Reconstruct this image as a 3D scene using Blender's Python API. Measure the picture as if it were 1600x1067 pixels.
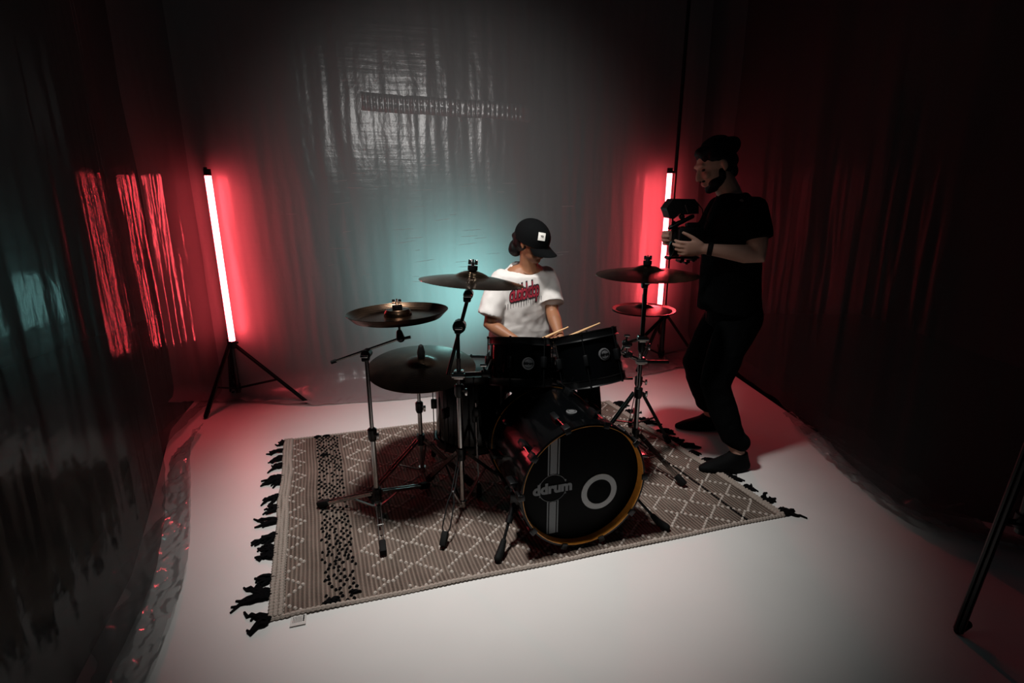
import bpy, bmesh, math, random
from mathutils import Vector, Matrix, noise, Euler
from mathutils.bvhtree import BVHTree
for o in list(bpy.data.objects): bpy.data.objects.remove(o)
sc = bpy.context.scene
COL = sc.collection
R = math.radians
random.seed(4)

# ---------------------------------------------------------------- camera, world, lights, exposure
cam = bpy.data.cameras.new('camera'); cam.sensor_width = 36; cam.lens = 36*820/1600
cam.clip_start = 0.02; cam.clip_end = 60
co = bpy.data.objects.new('camera', cam); COL.objects.link(co)
co.location = (0, 0, 1.52); co.rotation_euler = (R(90-15.5), 0, 0); sc.camera = co

w = bpy.data.worlds.new('world'); sc.world = w; w.use_nodes = True
bg = w.node_tree.nodes['Background']; bg.inputs[0].default_value = (0.45, 0.85, 1.0, 1); bg.inputs[1].default_value = 0.009

def lamp(name, kind, loc, target, power, color, **kw):
    l = bpy.data.lights.new(name, kind); l.energy = power; l.color = color
    for k, v in kw.items(): setattr(l, k, v)
    o = bpy.data.objects.new(name, l); COL.objects.link(o); o.location = loc
    o.rotation_euler = (Vector(target)-Vector(loc)).to_track_quat('-Z', 'Y').to_euler()
    return o
# white key lamp hung above the front of the kit, and a teal lamp standing close behind the rear sheet
lamp('key_light', 'SPOT', (-0.40, 1.85, 3.20), (-0.06, 2.66, 0), 420, (1.0, .975, .94), spot_size=R(65), spot_blend=1.0, shadow_soft_size=.15)
lamp('top_light', 'AREA', (0.14, 0.70, 2.52), (-0.42, 4.2, 1.40), 4.4, (1.0, .97, .94), shape='DISK', size=.6, spread=R(52))
lamp('teal_light', 'SPOT', (-0.47, 4.92, 0.72), (-0.45, 4.2, 0.84), 62, (.40, 1.0, .97), spot_size=R(110), spot_blend=1.0, shadow_soft_size=.2)

vs = sc.view_settings; vs.view_transform = 'Standard'; vs.look = 'None'; vs.exposure = 0.0; vs.gamma = 1.0
vs.use_curve_mapping = False

# ---------------------------------------------------------------- materials
MATS = {}
def nodes_of(name):
    m = bpy.data.materials.new(name); m.use_nodes = True; MATS[name] = m
    nt = m.node_tree; return m, nt, nt.nodes, nt.links
def mat(name, color, rough=.5, metal=0.0, nscale=40, namt=.15, bump=0.0, coat=0.0, spec=.5, emis=None, sheen=0, stretch=None):
    m, nt, N, L = nodes_of(name)
    p = N['Principled BSDF']
    p.inputs['Roughness'].default_value = rough; p.inputs['Metallic'].default_value = metal
    p.inputs['Coat Weight'].default_value = coat; p.inputs['Coat Roughness'].default_value = .08
    p.inputs['Specular IOR Level'].default_value = spec
    p.inputs['Sheen Weight'].default_value = sheen
    tc = N.new('ShaderNodeTexCoord'); mp = N.new('ShaderNodeMapping')
    if stretch: mp.inputs['Scale'].default_value = stretch
    n = N.new('ShaderNodeTexNoise'); n.inputs['Scale'].default_value = nscale; n.inputs['Detail'].default_value = 4
    L.new(tc.outputs['Object'], mp.inputs[0]); L.new(mp.outputs[0], n.inputs['Vector'])
    r = N.new('ShaderNodeMapRange'); r.inputs['To Min'].default_value = 1-namt; r.inputs['To Max'].default_value = 1+namt
    L.new(n.outputs['Fac'], r.inputs['Value'])
    mx = N.new('ShaderNodeVectorMath'); mx.operation = 'SCALE'; mx.inputs[0].default_value = color[:3]
    L.new(r.outputs[0], mx.inputs['Scale']); L.new(mx.outputs[0], p.inputs['Base Color'])
    if bump:
        b = N.new('ShaderNodeBump'); b.inputs['Strength'].default_value = bump; b.inputs['Distance'].default_value = .01
        L.new(n.outputs['Fac'], b.inputs['Height']); L.new(b.outputs[0], p.inputs['Normal'])
    if emis:
        p.inputs['Emission Color'].default_value = (*emis[0], 1); p.inputs['Emission Strength'].default_value = emis[1]
    return m
mat('floor_paint', (.74, .72, .70), .45, nscale=3, namt=.05, bump=.02)
mat('dark_floor', (.006, .007, .008), 1.0, nscale=5, spec=0)
mat('dark_wall', (.012, .016, .018), .9, nscale=8)
mat('black_lacquer', (.0012, .0014, .0016), .12, nscale=200, namt=.3, spec=.22)
mat('black_metal', (.003, .0033, .0036), .35, nscale=90, namt=.2, spec=.35)
mat('black_rubber', (.003, .0034, .0034), .75, nscale=60, bump=.1, spec=.2)
mat('black_plastic', (.003, .0034, .0038), .5, nscale=60, spec=.25)
mat('chrome', (.62, .60, .58), .16, 1.0, nscale=30, namt=.08)
mat('dull_steel', (.42, .40, .385), .22, 1.0, nscale=60, namt=.2)
mat('drum_head', (.0016, .0018, .002), .45, nscale=60, namt=.25, bump=.02, spec=.05)
mat('tom_head', (.02, .02, .02), .5, nscale=60, spec=.2)
mat('amber_wood', (.85, .33, .045), .35, nscale=20, namt=.2, stretch=(1, 1, 6), coat=.3)
mat('print_grey', (.20, .215, .225), .6, nscale=120, namt=.1)
mat('print_pale', (.46, .47, .47), .55, nscale=120, namt=.08)
mat('badge_silver', (.34, .345, .35), .3, .7, nscale=90, namt=.2)
mat('badge_lit', (.62, .63, .64), .45, .1, nscale=90, namt=.2)  # silver tom badge catching the light, brightness put into the colour
mat('badge_shaded', (.10, .10, .105), .35, .3, nscale=120, namt=.5)  # same silver badge left dim, the shade put into the colour
mat('stick_wood', (.62, .37, .17), .5, nscale=30, stretch=(1, 1, .1))
mat('felt', (.004, .004, .0045), .95, nscale=200, bump=.3, spec=.05)
mat('skin_warm', (.27, .118, .06), .5, nscale=18, namt=.12, bump=.03, spec=.35)
mat('skin_pale', (.58, .33, .25), .55, nscale=18, namt=.12, bump=.03, spec=.3)
mat('hair_black', (.003, .0028, .0026), .55, nscale=60, namt=.4, bump=.6, stretch=(1, 1, .3), spec=.2)
mat('white_cotton', (.58, .55, .525), .9, nscale=160, namt=.04, bump=.08)
mat('black_cotton', (.0028, .0031, .0034), .95, nscale=120, namt=.2, bump=.1, spec=.06)
mat('black_denim', (.0028, .003, .0034), .95, nscale=160, namt=.25, bump=.1, spec=.06)
mat('print_red', (.30, .012, .03), .7, nscale=90, namt=.3)
mat('print_black', (.012, .008, .010), .8, nscale=90)
mat('patch_white', (.62, .60, .56), .8, nscale=150, namt=.06)
mat('shoe_black', (.003, .0032, .0034), .8, nscale=90, bump=.2, spec=.1)
mat('eye_dark', (.02, .015, .012), .2)
mat('lens_glass', (.01, .012, .02), .05, spec=.8)
mat('screen_glass', (.02, .022, .025), .12)
mat('yarn_black', (.004, .004, .0045), .95, nscale=300, bump=.4, spec=.05)
mat('yarn_beige', (.36, .30, .26), .95, nscale=160, namt=.3, bump=.4, spec=.1)
mat('yarn_pale', (.47, .41, .365), .95, nscale=160, namt=.25, bump=.4, spec=.1)
mat('paper', (.60, .56, .53), .8, nscale=80, namt=.05)
mat('ink', (.05, .045, .045), .8)
mat('tube_glow', (.9, .2, .2), .4, emis=((1.0, .075, .095), 38))
mat('blue_seat', (.01, .011, .014), .6)

def cymbal_mat(name, c1, c2, rough):
    m, nt, N, L = nodes_of(name); p = N['Principled BSDF']
    p.inputs['Metallic'].default_value = 1.0; p.inputs['Roughness'].default_value = rough
    p.inputs['Anisotropic'].default_value = .5
    tc = N.new('ShaderNodeTexCoord'); sep = N.new('ShaderNodeSeparateXYZ'); L.new(tc.outputs['Object'], sep.inputs[0])
    d = N.new('ShaderNodeVectorMath'); d.operation = 'LENGTH'
    fl = N.new('ShaderNodeVectorMath'); fl.operation = 'MULTIPLY'; fl.inputs[1].default_value = (1, 1, 0)
    L.new(tc.outputs['Object'], fl.inputs[0]); L.new(fl.outputs[0], d.inputs[0])
    s = N.new('ShaderNodeMath'); s.operation = 'MULTIPLY'; s.inputs[1].default_value = 900; L.new(d.outputs['Value'], s.inputs[0])
    sn = N.new('ShaderNodeMath'); sn.operation = 'SINE'; L.new(s.outputs[0], sn.inputs[0])
    b = N.new('ShaderNodeBump'); b.inputs['Strength'].default_value = .12; b.inputs['Distance'].default_value = .002
    L.new(sn.outputs[0], b.inputs['Height']); L.new(b.outputs[0], p.inputs['Normal'])
    n = N.new('ShaderNodeTexNoise'); n.inputs['Scale'].default_value = 9; n.inputs['Detail'].default_value = 5
    L.new(tc.outputs['Object'], n.inputs['Vector'])
    cr = N.new('ShaderNodeValToRGB'); cr.color_ramp.elements[0].position = .35; cr.color_ramp.elements[1].position = .68
    cr.color_ramp.elements[0].color = (*c1, 1); cr.color_ramp.elements[1].color = (*c2, 1)
    L.new(n.outputs['Fac'], cr.inputs[0]); L.new(cr.outputs[0], p.inputs['Base Color'])
    return m
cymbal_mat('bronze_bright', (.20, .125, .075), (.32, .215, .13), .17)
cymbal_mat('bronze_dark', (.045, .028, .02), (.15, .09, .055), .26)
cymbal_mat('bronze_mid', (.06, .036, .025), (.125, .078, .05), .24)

def plastic_mat(name, seed, transp, milk, gloss=1.0, rough=.16, bs=1.0, top=1.0):
    m, nt, N, L = nodes_of(name); out = N['Material Output']; N.remove(N['Principled BSDF'])
    tc = N.new('ShaderNodeTexCoord')
    def nz(scale, st, detail=3):
        mp = N.new('ShaderNodeMapping'); mp.inputs['Scale'].default_value = st; mp.inputs['Location'].default_value = (seed, seed*.7, 0)
        n = N.new('ShaderNodeTexNoise'); n.inputs['Scale'].default_value = scale; n.inputs['Detail'].default_value = detail
        L.new(tc.outputs['Object'], mp.inputs[0]); L.new(mp.outputs[0], n.inputs['Vector']); return n
    a = nz(7, (1, 1, .18)); bb = nz(22, (1, 1, .6), 4); c = nz(5, (.35, .35, 5.5))
    def bump(n, h, d, prev=None):
        b = N.new('ShaderNodeBump'); b.inputs['Strength'].default_value = h; b.inputs['Distance'].default_value = d
        L.new(n.outputs['Fac'], b.inputs['Height'])
        if prev: L.new(prev.outputs[0], b.inputs['Normal'])
        return b
    b1 = bump(a, .28*bs, .02); b2 = bump(bb, .4*bs, .006, b1); b3 = bump(c, .25*bs, .006, b2)
    dif = N.new('ShaderNodeBsdfDiffuse'); tra = N.new('ShaderNodeBsdfTranslucent'); tr = N.new('ShaderNodeBsdfTransparent'); gl = N.new('ShaderNodeBsdfGlossy')
    dif.inputs[0].default_value = (*milk, 1); tra.inputs[0].default_value = (*milk, 1)
    tr.inputs[0].default_value = (.93, .93, .93, 1); gl.inputs[0].default_value = (.95, .95, .95, 1); gl.inputs['Roughness'].default_value = rough
    for s in (dif, tra, gl): L.new(b3.outputs[0], s.inputs['Normal'])
    m1 = N.new('ShaderNodeMixShader'); m1.inputs[0].default_value = .5; L.new(dif.outputs[0], m1.inputs[1]); L.new(tra.outputs[0], m1.inputs[2])
    m2 = N.new('ShaderNodeMixShader'); m2.inputs[0].default_value = transp; L.new(m1.outputs[0], m2.inputs[1]); L.new(tr.outputs[0], m2.inputs[2])
    fr = N.new('ShaderNodeFresnel'); fr.inputs['IOR'].default_value = 1.5
    k = N.new('ShaderNodeMath'); k.operation = 'MULTIPLY'; k.inputs[1].default_value = 1.3*gloss; k.use_clamp = True
    mi = N.new('ShaderNodeMath'); mi.operation = 'MINIMUM'; mi.inputs[1].default_value = top
    L.new(b3.outputs[0], fr.inputs['Normal']); L.new(fr.outputs[0], k.inputs[0]); L.new(k.outputs[0], mi.inputs[0]); k = mi
    m3 = N.new('ShaderNodeMixShader'); L.new(k.outputs[0], m3.inputs[0]); L.new(m2.outputs[0], m3.inputs[1]); L.new(gl.outputs[0], m3.inputs[2])
    L.new(m3.outputs[0], out.inputs[0])
plastic_mat('clear_plastic', 1.0, .10, (.46, .445, .45), .40, .22, .9)
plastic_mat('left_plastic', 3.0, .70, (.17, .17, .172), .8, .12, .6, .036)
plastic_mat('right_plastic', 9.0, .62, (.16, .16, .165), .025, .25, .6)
plastic_mat('thin_plastic', 5.0, .66, (.36, .36, .37), .7, .12, .5)

def rug_mat():
    m, nt, N, L = nodes_of('rug_weave'); p = N['Principled BSDF']; p.inputs['Roughness'].default_value = .95
    p.inputs['Specular IOR Level'].default_value = .1
    uv = N.new('ShaderNodeUVMap'); sep = N.new('ShaderNodeSeparateXYZ'); L.new(uv.outputs[0], sep.inputs[0])
    def m_(op, a, b=None):
        n = N.new('ShaderNodeMath'); n.operation = op
        for i, v in enumerate((a, b)):
            if v is None: continue
            if isinstance(v, (int, float)): n.inputs[i].default_value = v
            else: L.new(v, n.inputs[i])
        return n.outputs[0]
    su = m_('SINE', m_('MULTIPLY', sep.outputs[0], 2*math.pi/.017))
    col = m_('FLOOR', m_('DIVIDE', sep.outputs[0], .017))
    sv = m_('SINE', m_('MULTIPLY', m_('ADD', sep.outputs[1], m_('MULTIPLY', col, .0031)), 2*math.pi/.0085))
    h = m_('ADD', m_('MULTIPLY', su, .55), m_('MULTIPLY', sv, .45))
    n = N.new('ShaderNodeTexNoise'); n.inputs['Scale'].default_value = 5; n.inputs['Detail'].default_value = 6; L.new(uv.outputs[0], n.inputs['Vector'])
    n2 = N.new('ShaderNodeTexNoise'); n2.inputs['Scale'].default_value = 1.0; n2.inputs['Detail'].default_value = 3
    mp = N.new('ShaderNodeMapping'); mp.inputs['Scale'].default_value = (60, 3, 1); L.new(uv.outputs[0], mp.inputs[0]); L.new(mp.outputs[0], n2.inputs['Vector'])
    f = m_('ADD', m_('MULTIPLY', h, .36), m_('ADD', m_('MULTIPLY', n.outputs['Fac'], .55), m_('MULTIPLY', n2.outputs['Fac'], .5)))
    cr = N.new('ShaderNodeValToRGB'); e = cr.color_ramp.elements
    e[0].position = .10; e[0].color = (.045, .031, .025, 1); e[1].position = .95; e[1].color = (.36, .28, .232, 1)
    L.new(f, cr.inputs[0]); L.new(cr.outputs[0], p.inputs['Base Color'])
    b = N.new('ShaderNodeBump'); b.inputs['Strength'].default_value = .9; b.inputs['Distance'].default_value = .005; L.new(h, b.inputs['Height']); L.new(b.outputs[0], p.inputs['Normal'])
rug_mat()

# ---------------------------------------------------------------- mesh helpers
def frame(d):
    d = Vector(d).normalized(); a = Vector((0, 0, 1)) if abs(d.z) < .9 else Vector((1, 0, 0))
    u = d.cross(a).normalized(); return u, d.cross(u).normalized(), d
class MB:
    def __init__(s): s.v = []; s.f = []; s.uv = None
    def add(s, vs, fs):
        b = len(s.v); s.v += [Vector(v) for v in vs]; s.f += [tuple(b+i for i in f) for f in fs]; return s
    def box(s, c, d, M=None, bev=0.0):
        x, y, z = (k/2 for k in d); c = Vector(c)
        if bev > 0:
            bm = bmesh.new(); bmesh.ops.create_cube(bm, size=1)
            for v in bm.verts: v.co = Vector((v.co.x*d[0], v.co.y*d[1], v.co.z*d[2]))
            bmesh.ops.bevel(bm, geom=bm.edges[:], offset=bev, segments=2, affect='EDGES', profile=.5)
            bm.verts.index_update(); vs = [v.co.copy() for v in bm.verts]; fs = [[v.index for v in f.verts] for f in bm.faces]; bm.free()
        else:
            vs = [Vector((i, j, k)) for i in (-x, x) for j in (-y, y) for k in (-z, z)]
            fs = [(0, 1, 3, 2), (4, 6, 7, 5), (0, 4, 5, 1), (2, 3, 7, 6), (0, 2, 6, 4), (1, 5, 7, 3)]
        if M is not None: vs = [M @ v for v in vs]
        return s.add([c+v for v in vs], fs)
    def tube(s, pts, r, seg=10, cap=True):
        pts = [Vector(p) for p in pts]; n = len(pts); rs = r if isinstance(r, (list, tuple)) else [r]*n
        vs = []; fs = []; u = None
        for i, p in enumerate(pts):
            d = (pts[min(i+1, n-1)]-pts[max(i-1, 0)])
            if d.length < 1e-9: d = Vector((0, 0, 1))
            d.normalize()
            if u is None: u = frame(d)[0]
            u = (u - d*u.dot(d)); u = u.normalized() if u.length > 1e-6 else frame(d)[0]
            v = d.cross(u)
            for k in range(seg):
                a = 2*math.pi*k/seg; vs.append(p+(u*math.cos(a)+v*math.sin(a))*rs[i])
        for i in range(n-1):
            for k in range(seg):
                k2 = (k+1) % seg; fs.append((i*seg+k, i*seg+k2, (i+1)*seg+k2, (i+1)*seg+k))
        if cap: fs.append(tuple(range(seg-1, -1, -1))); fs.append(tuple((n-1)*seg+k for k in range(seg)))
        return s.add(vs, fs)
    def limb(s, pts, seg=14):           # rounded tapering chain (x,y,z,r)
        P = [Vector(p[:3]) for p in pts]; r = [p[3] for p in pts]
        a = (P[0]-P[1]).normalized(); b = (P[-1]-P[-2]).normalized()
        q = []; rr = []
        for t in (.98, .85, .6, .3): q.append(P[0]+a*r[0]*t); rr.append(r[0]*math.sqrt(1-t*t))
        q += P; rr += r
        for t in (.3, .6, .85, .98): q.append(P[-1]+b*r[-1]*t); rr.append(r[-1]*math.sqrt(1-t*t))
        return s.tube(q, rr, seg)
    def lathe(s, prof, M=None, seg=40):  # prof of (r,z)
        M = M or Matrix(); vs = []; fs = []; n = len(prof)
        for r, z in prof:
            for k in range(seg):
                a = 2*math.pi*k/seg; vs.append(M @ Vector((r*math.cos(a), r*math.sin(a), z)))
        for i in range(n-1):
            for k in range(seg):
                k2 = (k+1) % seg; fs.append((i*seg+k, i*seg+k2, (i+1)*seg+k2, (i+1)*seg+k))
        if prof[0][0] > 1e-6: fs.append(tuple(range(seg-1, -1, -1)))
        if prof[-1][0] > 1e-6: fs.append(tuple((n-1)*seg+k for k in range(seg)))
        return s.add(vs, fs)
    def ring(s, prof, M=None, seg=48):   # closed profile swept round
        M = M or Matrix(); vs = []; fs = []; n = len(prof)
        for r, z in prof:
            for k in range(seg):
                a = 2*math.pi*k/seg; vs.append(M @ Vector((r*math.cos(a), r*math.sin(a), z)))
        for i in range(n):
            j = (i+1) % n
            for k in range(seg):
                k2 = (k+1) % seg; fs.append((i*seg+k, i*seg+k2, j*seg+k2, j*seg+k))
        return s.add(vs, fs)
    def ell(s, c, r, M=None, seg=16, rings=10):
        vs = []; fs = []; c = Vector(c); r = r if isinstance(r, (tuple, list)) else (r, r, r)
        for i in range(1, rings):
            t = math.pi*i/rings
            for k in range(seg):
                a = 2*math.pi*k/seg; v = Vector((r[0]*math.sin(t)*math.cos(a), r[1]*math.sin(t)*math.sin(a), r[2]*math.cos(t)))
                vs.append(c+(M @ v if M is not None else v))
        t, b = Vector((0, 0, r[2])), Vector((0, 0, -r[2]))
        vs += [c+(M @ t if M is not None else t), c+(M @ b if M is not None else b)]; nt = (rings-1)*seg
        for i in range(rings-2):
            for k in range(seg):
                k2 = (k+1) % seg; fs.append((i*seg+k, (i+1)*seg+k, (i+1)*seg+k2, i*seg+k2))
        for k in range(seg):
            k2 = (k+1) % seg; fs.append((nt, k, k2)); fs.append((nt+1, (rings-2)*seg+k2, (rings-2)*seg+k))
        return s.add(vs, fs)
    def rings(s, L, seg=24):             # loft of elliptic rings (c, ax, ay) ax, ay are vectors
        vs = []; fs = []; n = len(L)
        for c, ax, ay in L:
            for k in range(seg):
                a = 2*math.pi*k/seg; vs.append(Vector(c)+Vector(ax)*math.cos(a)+Vector(ay)*math.sin(a))
        for i in range(n-1):
            for k in range(seg):
                k2 = (k+1) % seg; fs.append((i*seg+k, i*seg+k2, (i+1)*seg+k2, (i+1)*seg+k))
        fs.append(tuple(range(seg-1, -1, -1))); fs.append(tuple((n-1)*seg+k for k in range(seg)))
        return s.add(vs, fs)
    def prism(s, poly, y0, y1, M=None):  # polygon (x,z) extruded along y
        n = len(poly); vs = [Vector((x, y, z)) for y in (y0, y1) for x, z in poly]
        if M is not None: vs = [M @ v for v in vs]
        fs = [tuple(range(n)), tuple(range(2*n-1, n-1, -1))]+[(i, n+i, n+(i+1) % n, (i+1) % n) for i in range(n)]
        return s.add(vs, fs)
    def mesh(s, name, off=Vector()):
        me = bpy.data.meshes.new(name); me.from_pydata([tuple(v-off) for v in s.v], [], s.f); me.update(); return me
    def build(s, name, m, parent=None, smooth=True, solid=False):
        off = org(parent) if parent is not None else Vector()
        me = s.mesh(name, off)
        bm = bmesh.new(); bm.from_mesh(me); bmesh.ops.recalc_face_normals(bm, faces=bm.faces[:]); bm.to_mesh(me); bm.free()
        return link(name, me, m, parent, smooth)
ORG = {}
def org(o): return ORG.get(o.name, Vector())
def link(name, me, m, parent=None, smooth=True):
    if m: me.materials.append(MATS[m])
    if smooth:
        me.shade_smooth()
        try: me.set_sharp_from_angle(angle=R(40))
        except Exception: pass
    o = bpy.data.objects.new(name, me); COL.objects.link(o)
    if parent is not None: o.parent = parent; ORG[o.name] = org(parent)
    return o
def tag(o, label, cat, group=None, kind=None):
    if label: o['label'] = label
    if cat: o['category'] = cat
    if group: o['group'] = group
    if kind: o['kind'] = kind
    return o
def thing(name, loc, label, cat, group=None):
    o = bpy.data.objects.new(name, None); COL.objects.link(o); o.location = loc; o.empty_display_size = .1
    ORG[o.name] = Vector(loc); return tag(o, label, cat, group)
def recenter(o, c):                      # put a one-mesh thing's origin at c
    c = Vector(c)
    for v in o.data.vertices: v.co -= c
    o.location = c; ORG[o.name] = c; return o
def fuse(mb, voxel=.006, smooth=6, fac=.5, post=None):   # overlapping closed volumes -> one continuous surface
    me = mb.mesh('tmp'); o = bpy.data.objects.new('tmp', me); COL.objects.link(o)
    bm = bmesh.new(); bm.from_mesh(me); bmesh.ops.recalc_face_normals(bm, faces=bm.faces[:]); bm.to_mesh(me); bm.free()
    r = o.modifiers.new('r', 'REMESH'); r.mode = 'VOXEL'; r.voxel_size = voxel
    if smooth:
        q = o.modifiers.new('s', 'SMOOTH'); q.iterations = smooth; q.factor = fac
    dg = bpy.context.evaluated_depsgraph_get(); e = o.evaluated_get(dg)
    out = bpy.data.meshes.new_from_object(e); bpy.data.objects.remove(o); bpy.data.meshes.remove(me)
    if post:
        ns = [v.normal.copy() for v in out.vertices]
        for v, n in zip(out.vertices, ns): v.co += n*post(v.co, n)
        out.update()
    out.materials.clear(); return out
def fused(name, mb, m, parent, voxel=.006, smooth=6, post=None, fac=.5):
    me = fuse(mb, voxel, smooth, fac, post); off = org(parent)
    for v in me.vertices: v.co -= off
    me.name = name; o = link(name, me, m, parent, False); me.shade_smooth(); return o
def text_mb(s, size=1, depth=.001, offset=0.0, align='CENTER', shear=0.0, spacing=1.0, M=None, sx=1.0):
    c = bpy.data.curves.new('t', 'FONT'); c.body = s; c.size = size; c.extrude = depth; c.offset = offset
    c.align_x = align; c.align_y = 'CENTER'; c.shear = shear; c.space_character = spacing; c.resolution_u = 4
    o = bpy.data.objects.new('t', c); COL.objects.link(o); dg = bpy.context.evaluated_depsgraph_get()
    me = bpy.data.meshes.new_from_object(o.evaluated_get(dg)); mb = MB()
    mb.add([(M or Matrix()) @ Vector((v.co.x*sx, v.co.y, v.co.z)) for v in me.vertices], [tuple(p.vertices) for p in me.polygons])
    bpy.data.objects.remove(o); bpy.data.curves.remove(c); bpy.data.meshes.remove(me); return mb
def basis(c, x, y, z):
    M = Matrix((x, y, z)).transposed().to_4x4(); M.translation = Vector(c); return M
def nz(x, y, z=0): return noise.noise(Vector((x, y, z)))

# ---------------------------------------------------------------- the setting
def struct(name, mb, m): return tag(mb.build(name, m, None, False), None, None, kind='structure')
struct('floor', MB().box((0, 2.2, -.06), (9.4, 9.4, .1)), 'dark_floor')
struct('floor_white_vinyl', MB().add([(x, y, z) for z in (0, -.01) for x, y in ((-1.0, -1), (-1.3, 1.0), (-1.58, 1.84), (-1.84, 2.36), (-2.3, 3.25), (-2.45, 3.8), (-2.6, 4.15), (1.6, 5.1), (1.95, 4.4), (2.05, 3.0), (2.1, 2.3), (3.0, 1.9), (3.3, -1))],
       [tuple(range(13)), tuple(range(25, 12, -1))]+[(i, 13+i, 13+(i+1) % 13, (i+1) % 13) for i in range(13)]), 'floor_paint')
struct('wall_back', MB().box((0, 6.95, 2.7), (9.4, .1, 5.8)), 'dark_wall')
struct('wall_left', MB().box((-4.75, 2.2, 2.7), (.1, 9.4, 5.8)), 'dark_wall')
struct('wall_right', MB().box((4.75, 2.2, 2.7), (.1, 9.4, 5.8)), 'dark_wall')

def interp(tab, t):
    for (a, x), (b, y) in zip(tab, tab[1:]):
        if t <= b: k = (t-a)/(b-a); return x+(y-x)*max(0, k)
    return tab[-1][1]
def path_sampler(P):
    # Catmull-Rom through P, resampled by arc length
    pts = []; n = len(P)
    for i in range(n-1):
        p0, p1, p2, p3 = (Vector((*P[max(0, min(n-1, k))], 0)) for k in (i-1, i, i+1, i+2))
        for q in range(40):
            t = q/40; pts.append(.5*((2*p1)+(p2-p0)*t+(2*p0-5*p1+4*p2-p3)*t*t+(-p0+3*p1-3*p2+p3)*t**3))
    pts.append(Vector((*P[-1], 0))); acc = [0]
    for a, b in zip(pts, pts[1:]): acc.append(acc[-1]+(b-a).length)
    return pts, acc
def sheet(name, P, ztop, side, rad, skirt, seed, ns, nzv, m, ampt=1.0, label=None, seam=None):
    pts, acc = path_sampler(P); Lg = acc[-1]; vs = []; j = 0
    cols = []
    for i in range(ns+1):
        s = Lg*i/ns
        while j < len(acc)-2 and acc[j+1] < s: j += 1
        t = (s-acc[j])/(acc[j+1]-acc[j]); p = pts[j].lerp(pts[j+1], t); d = (pts[j+1]-pts[j]).normalized()
        n = Vector((-d.y, d.x, 0))*side; f = s/Lg
        cols.append((s, f, p, n, d))
    for s, f, p, n, d in cols:
        amp = interp(ampt, f) if isinstance(ampt, list) else ampt
        r = interp(rad, f); sk = interp(skirt, f)*(1+.35*nz(s*2.3, 3.1, seed)); q = r*math.pi/2; tot = (ztop-r)+q+sk
        for k in range(nzv+1):
            t = k/nzv
            l = tot*(1-(1-t)**1.0)
            if l < ztop-r: off = 0; z = ztop-l; fl = 0
            elif l < ztop-r+q: a = (l-(ztop-r))/r; off = r*(1-math.cos(a)); z = r*(1-math.sin(a)); fl = a/(math.pi/2)
            else: off = r+(l-(ztop-r)-q); z = 0; fl = 1
            zz = z-off*.8
            fold = (.050*nz(s*1.7, zz*.16, seed)+.030*nz(s*4.6+zz*.12, zz*.2, seed+7)+.012*nz(s*13, zz*.5, seed+3)
                    + .016*(abs(nz(s*7+zz*.5, zz*.8, seed+11))-.2)+.006*nz(s*26+zz*.9, zz*2.2, seed+5))*amp
            cr = .022*abs(nz(s*6, zz*7, seed+2))+.02*abs(nz(s*14, zz*15, seed+9))
            if seam and seam[0] < zz < seam[1]:
                ww = math.sin(math.pi*(zz-seam[0])/(seam[1]-seam[0])); fold += ww*.010*math.sin(s*150+3*nz(s*5, 0, 2))
            pos = p+n*(off+fold*(1-.6*fl))+d*(.02*nz(s*3, zz*2, seed+20))
            pos.z = max(z+fold*fl*.5, 0)+.004+cr*fl
            vs.append(pos)
    fs = []
    for i in range(ns):
        for k in range(nzv):
            a = i*(nzv+1)+k; fs.append((a, a+1, a+nzv+2, a+nzv+1))
    mb = MB(); mb.v = vs; mb.f = fs
    me = mb.mesh(name); o = link(name, me, m, None, False); me.shade_smooth(); tag(o, label, 'plastic sheet'); return o
sheet('plastic_sheet', [(-2.62, 3.84), (-2.0, 3.90), (-1.45, 3.98), (-.6, 4.2), (.82, 4.58), (1.45, 4.88), (2.0, 5.05)], 3.45, -1,
      [(0, .10), (.12, .12), (.22, .24), (.4, .26), (1, .26)], [(0, .02), (.4, .1), (1, .06)], 1.3, 420, 170, 'clear_plastic', .32,
      'wide translucent plastic sheet hanging across the back behind the seated drummer')
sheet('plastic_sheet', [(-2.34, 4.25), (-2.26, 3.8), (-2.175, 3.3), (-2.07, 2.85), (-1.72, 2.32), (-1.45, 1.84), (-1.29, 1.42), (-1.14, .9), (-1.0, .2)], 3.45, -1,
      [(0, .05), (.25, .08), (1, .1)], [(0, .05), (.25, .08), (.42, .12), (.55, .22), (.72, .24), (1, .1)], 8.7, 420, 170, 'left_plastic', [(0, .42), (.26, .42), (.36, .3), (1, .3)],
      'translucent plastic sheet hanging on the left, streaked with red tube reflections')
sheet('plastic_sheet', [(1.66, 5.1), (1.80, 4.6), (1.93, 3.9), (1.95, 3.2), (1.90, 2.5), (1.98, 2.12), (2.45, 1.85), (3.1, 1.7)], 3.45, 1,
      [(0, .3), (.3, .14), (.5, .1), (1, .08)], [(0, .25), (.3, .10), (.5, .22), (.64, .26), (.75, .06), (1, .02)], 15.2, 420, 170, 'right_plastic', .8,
      'dark translucent plastic sheet hanging on the right behind the standing man')

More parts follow.
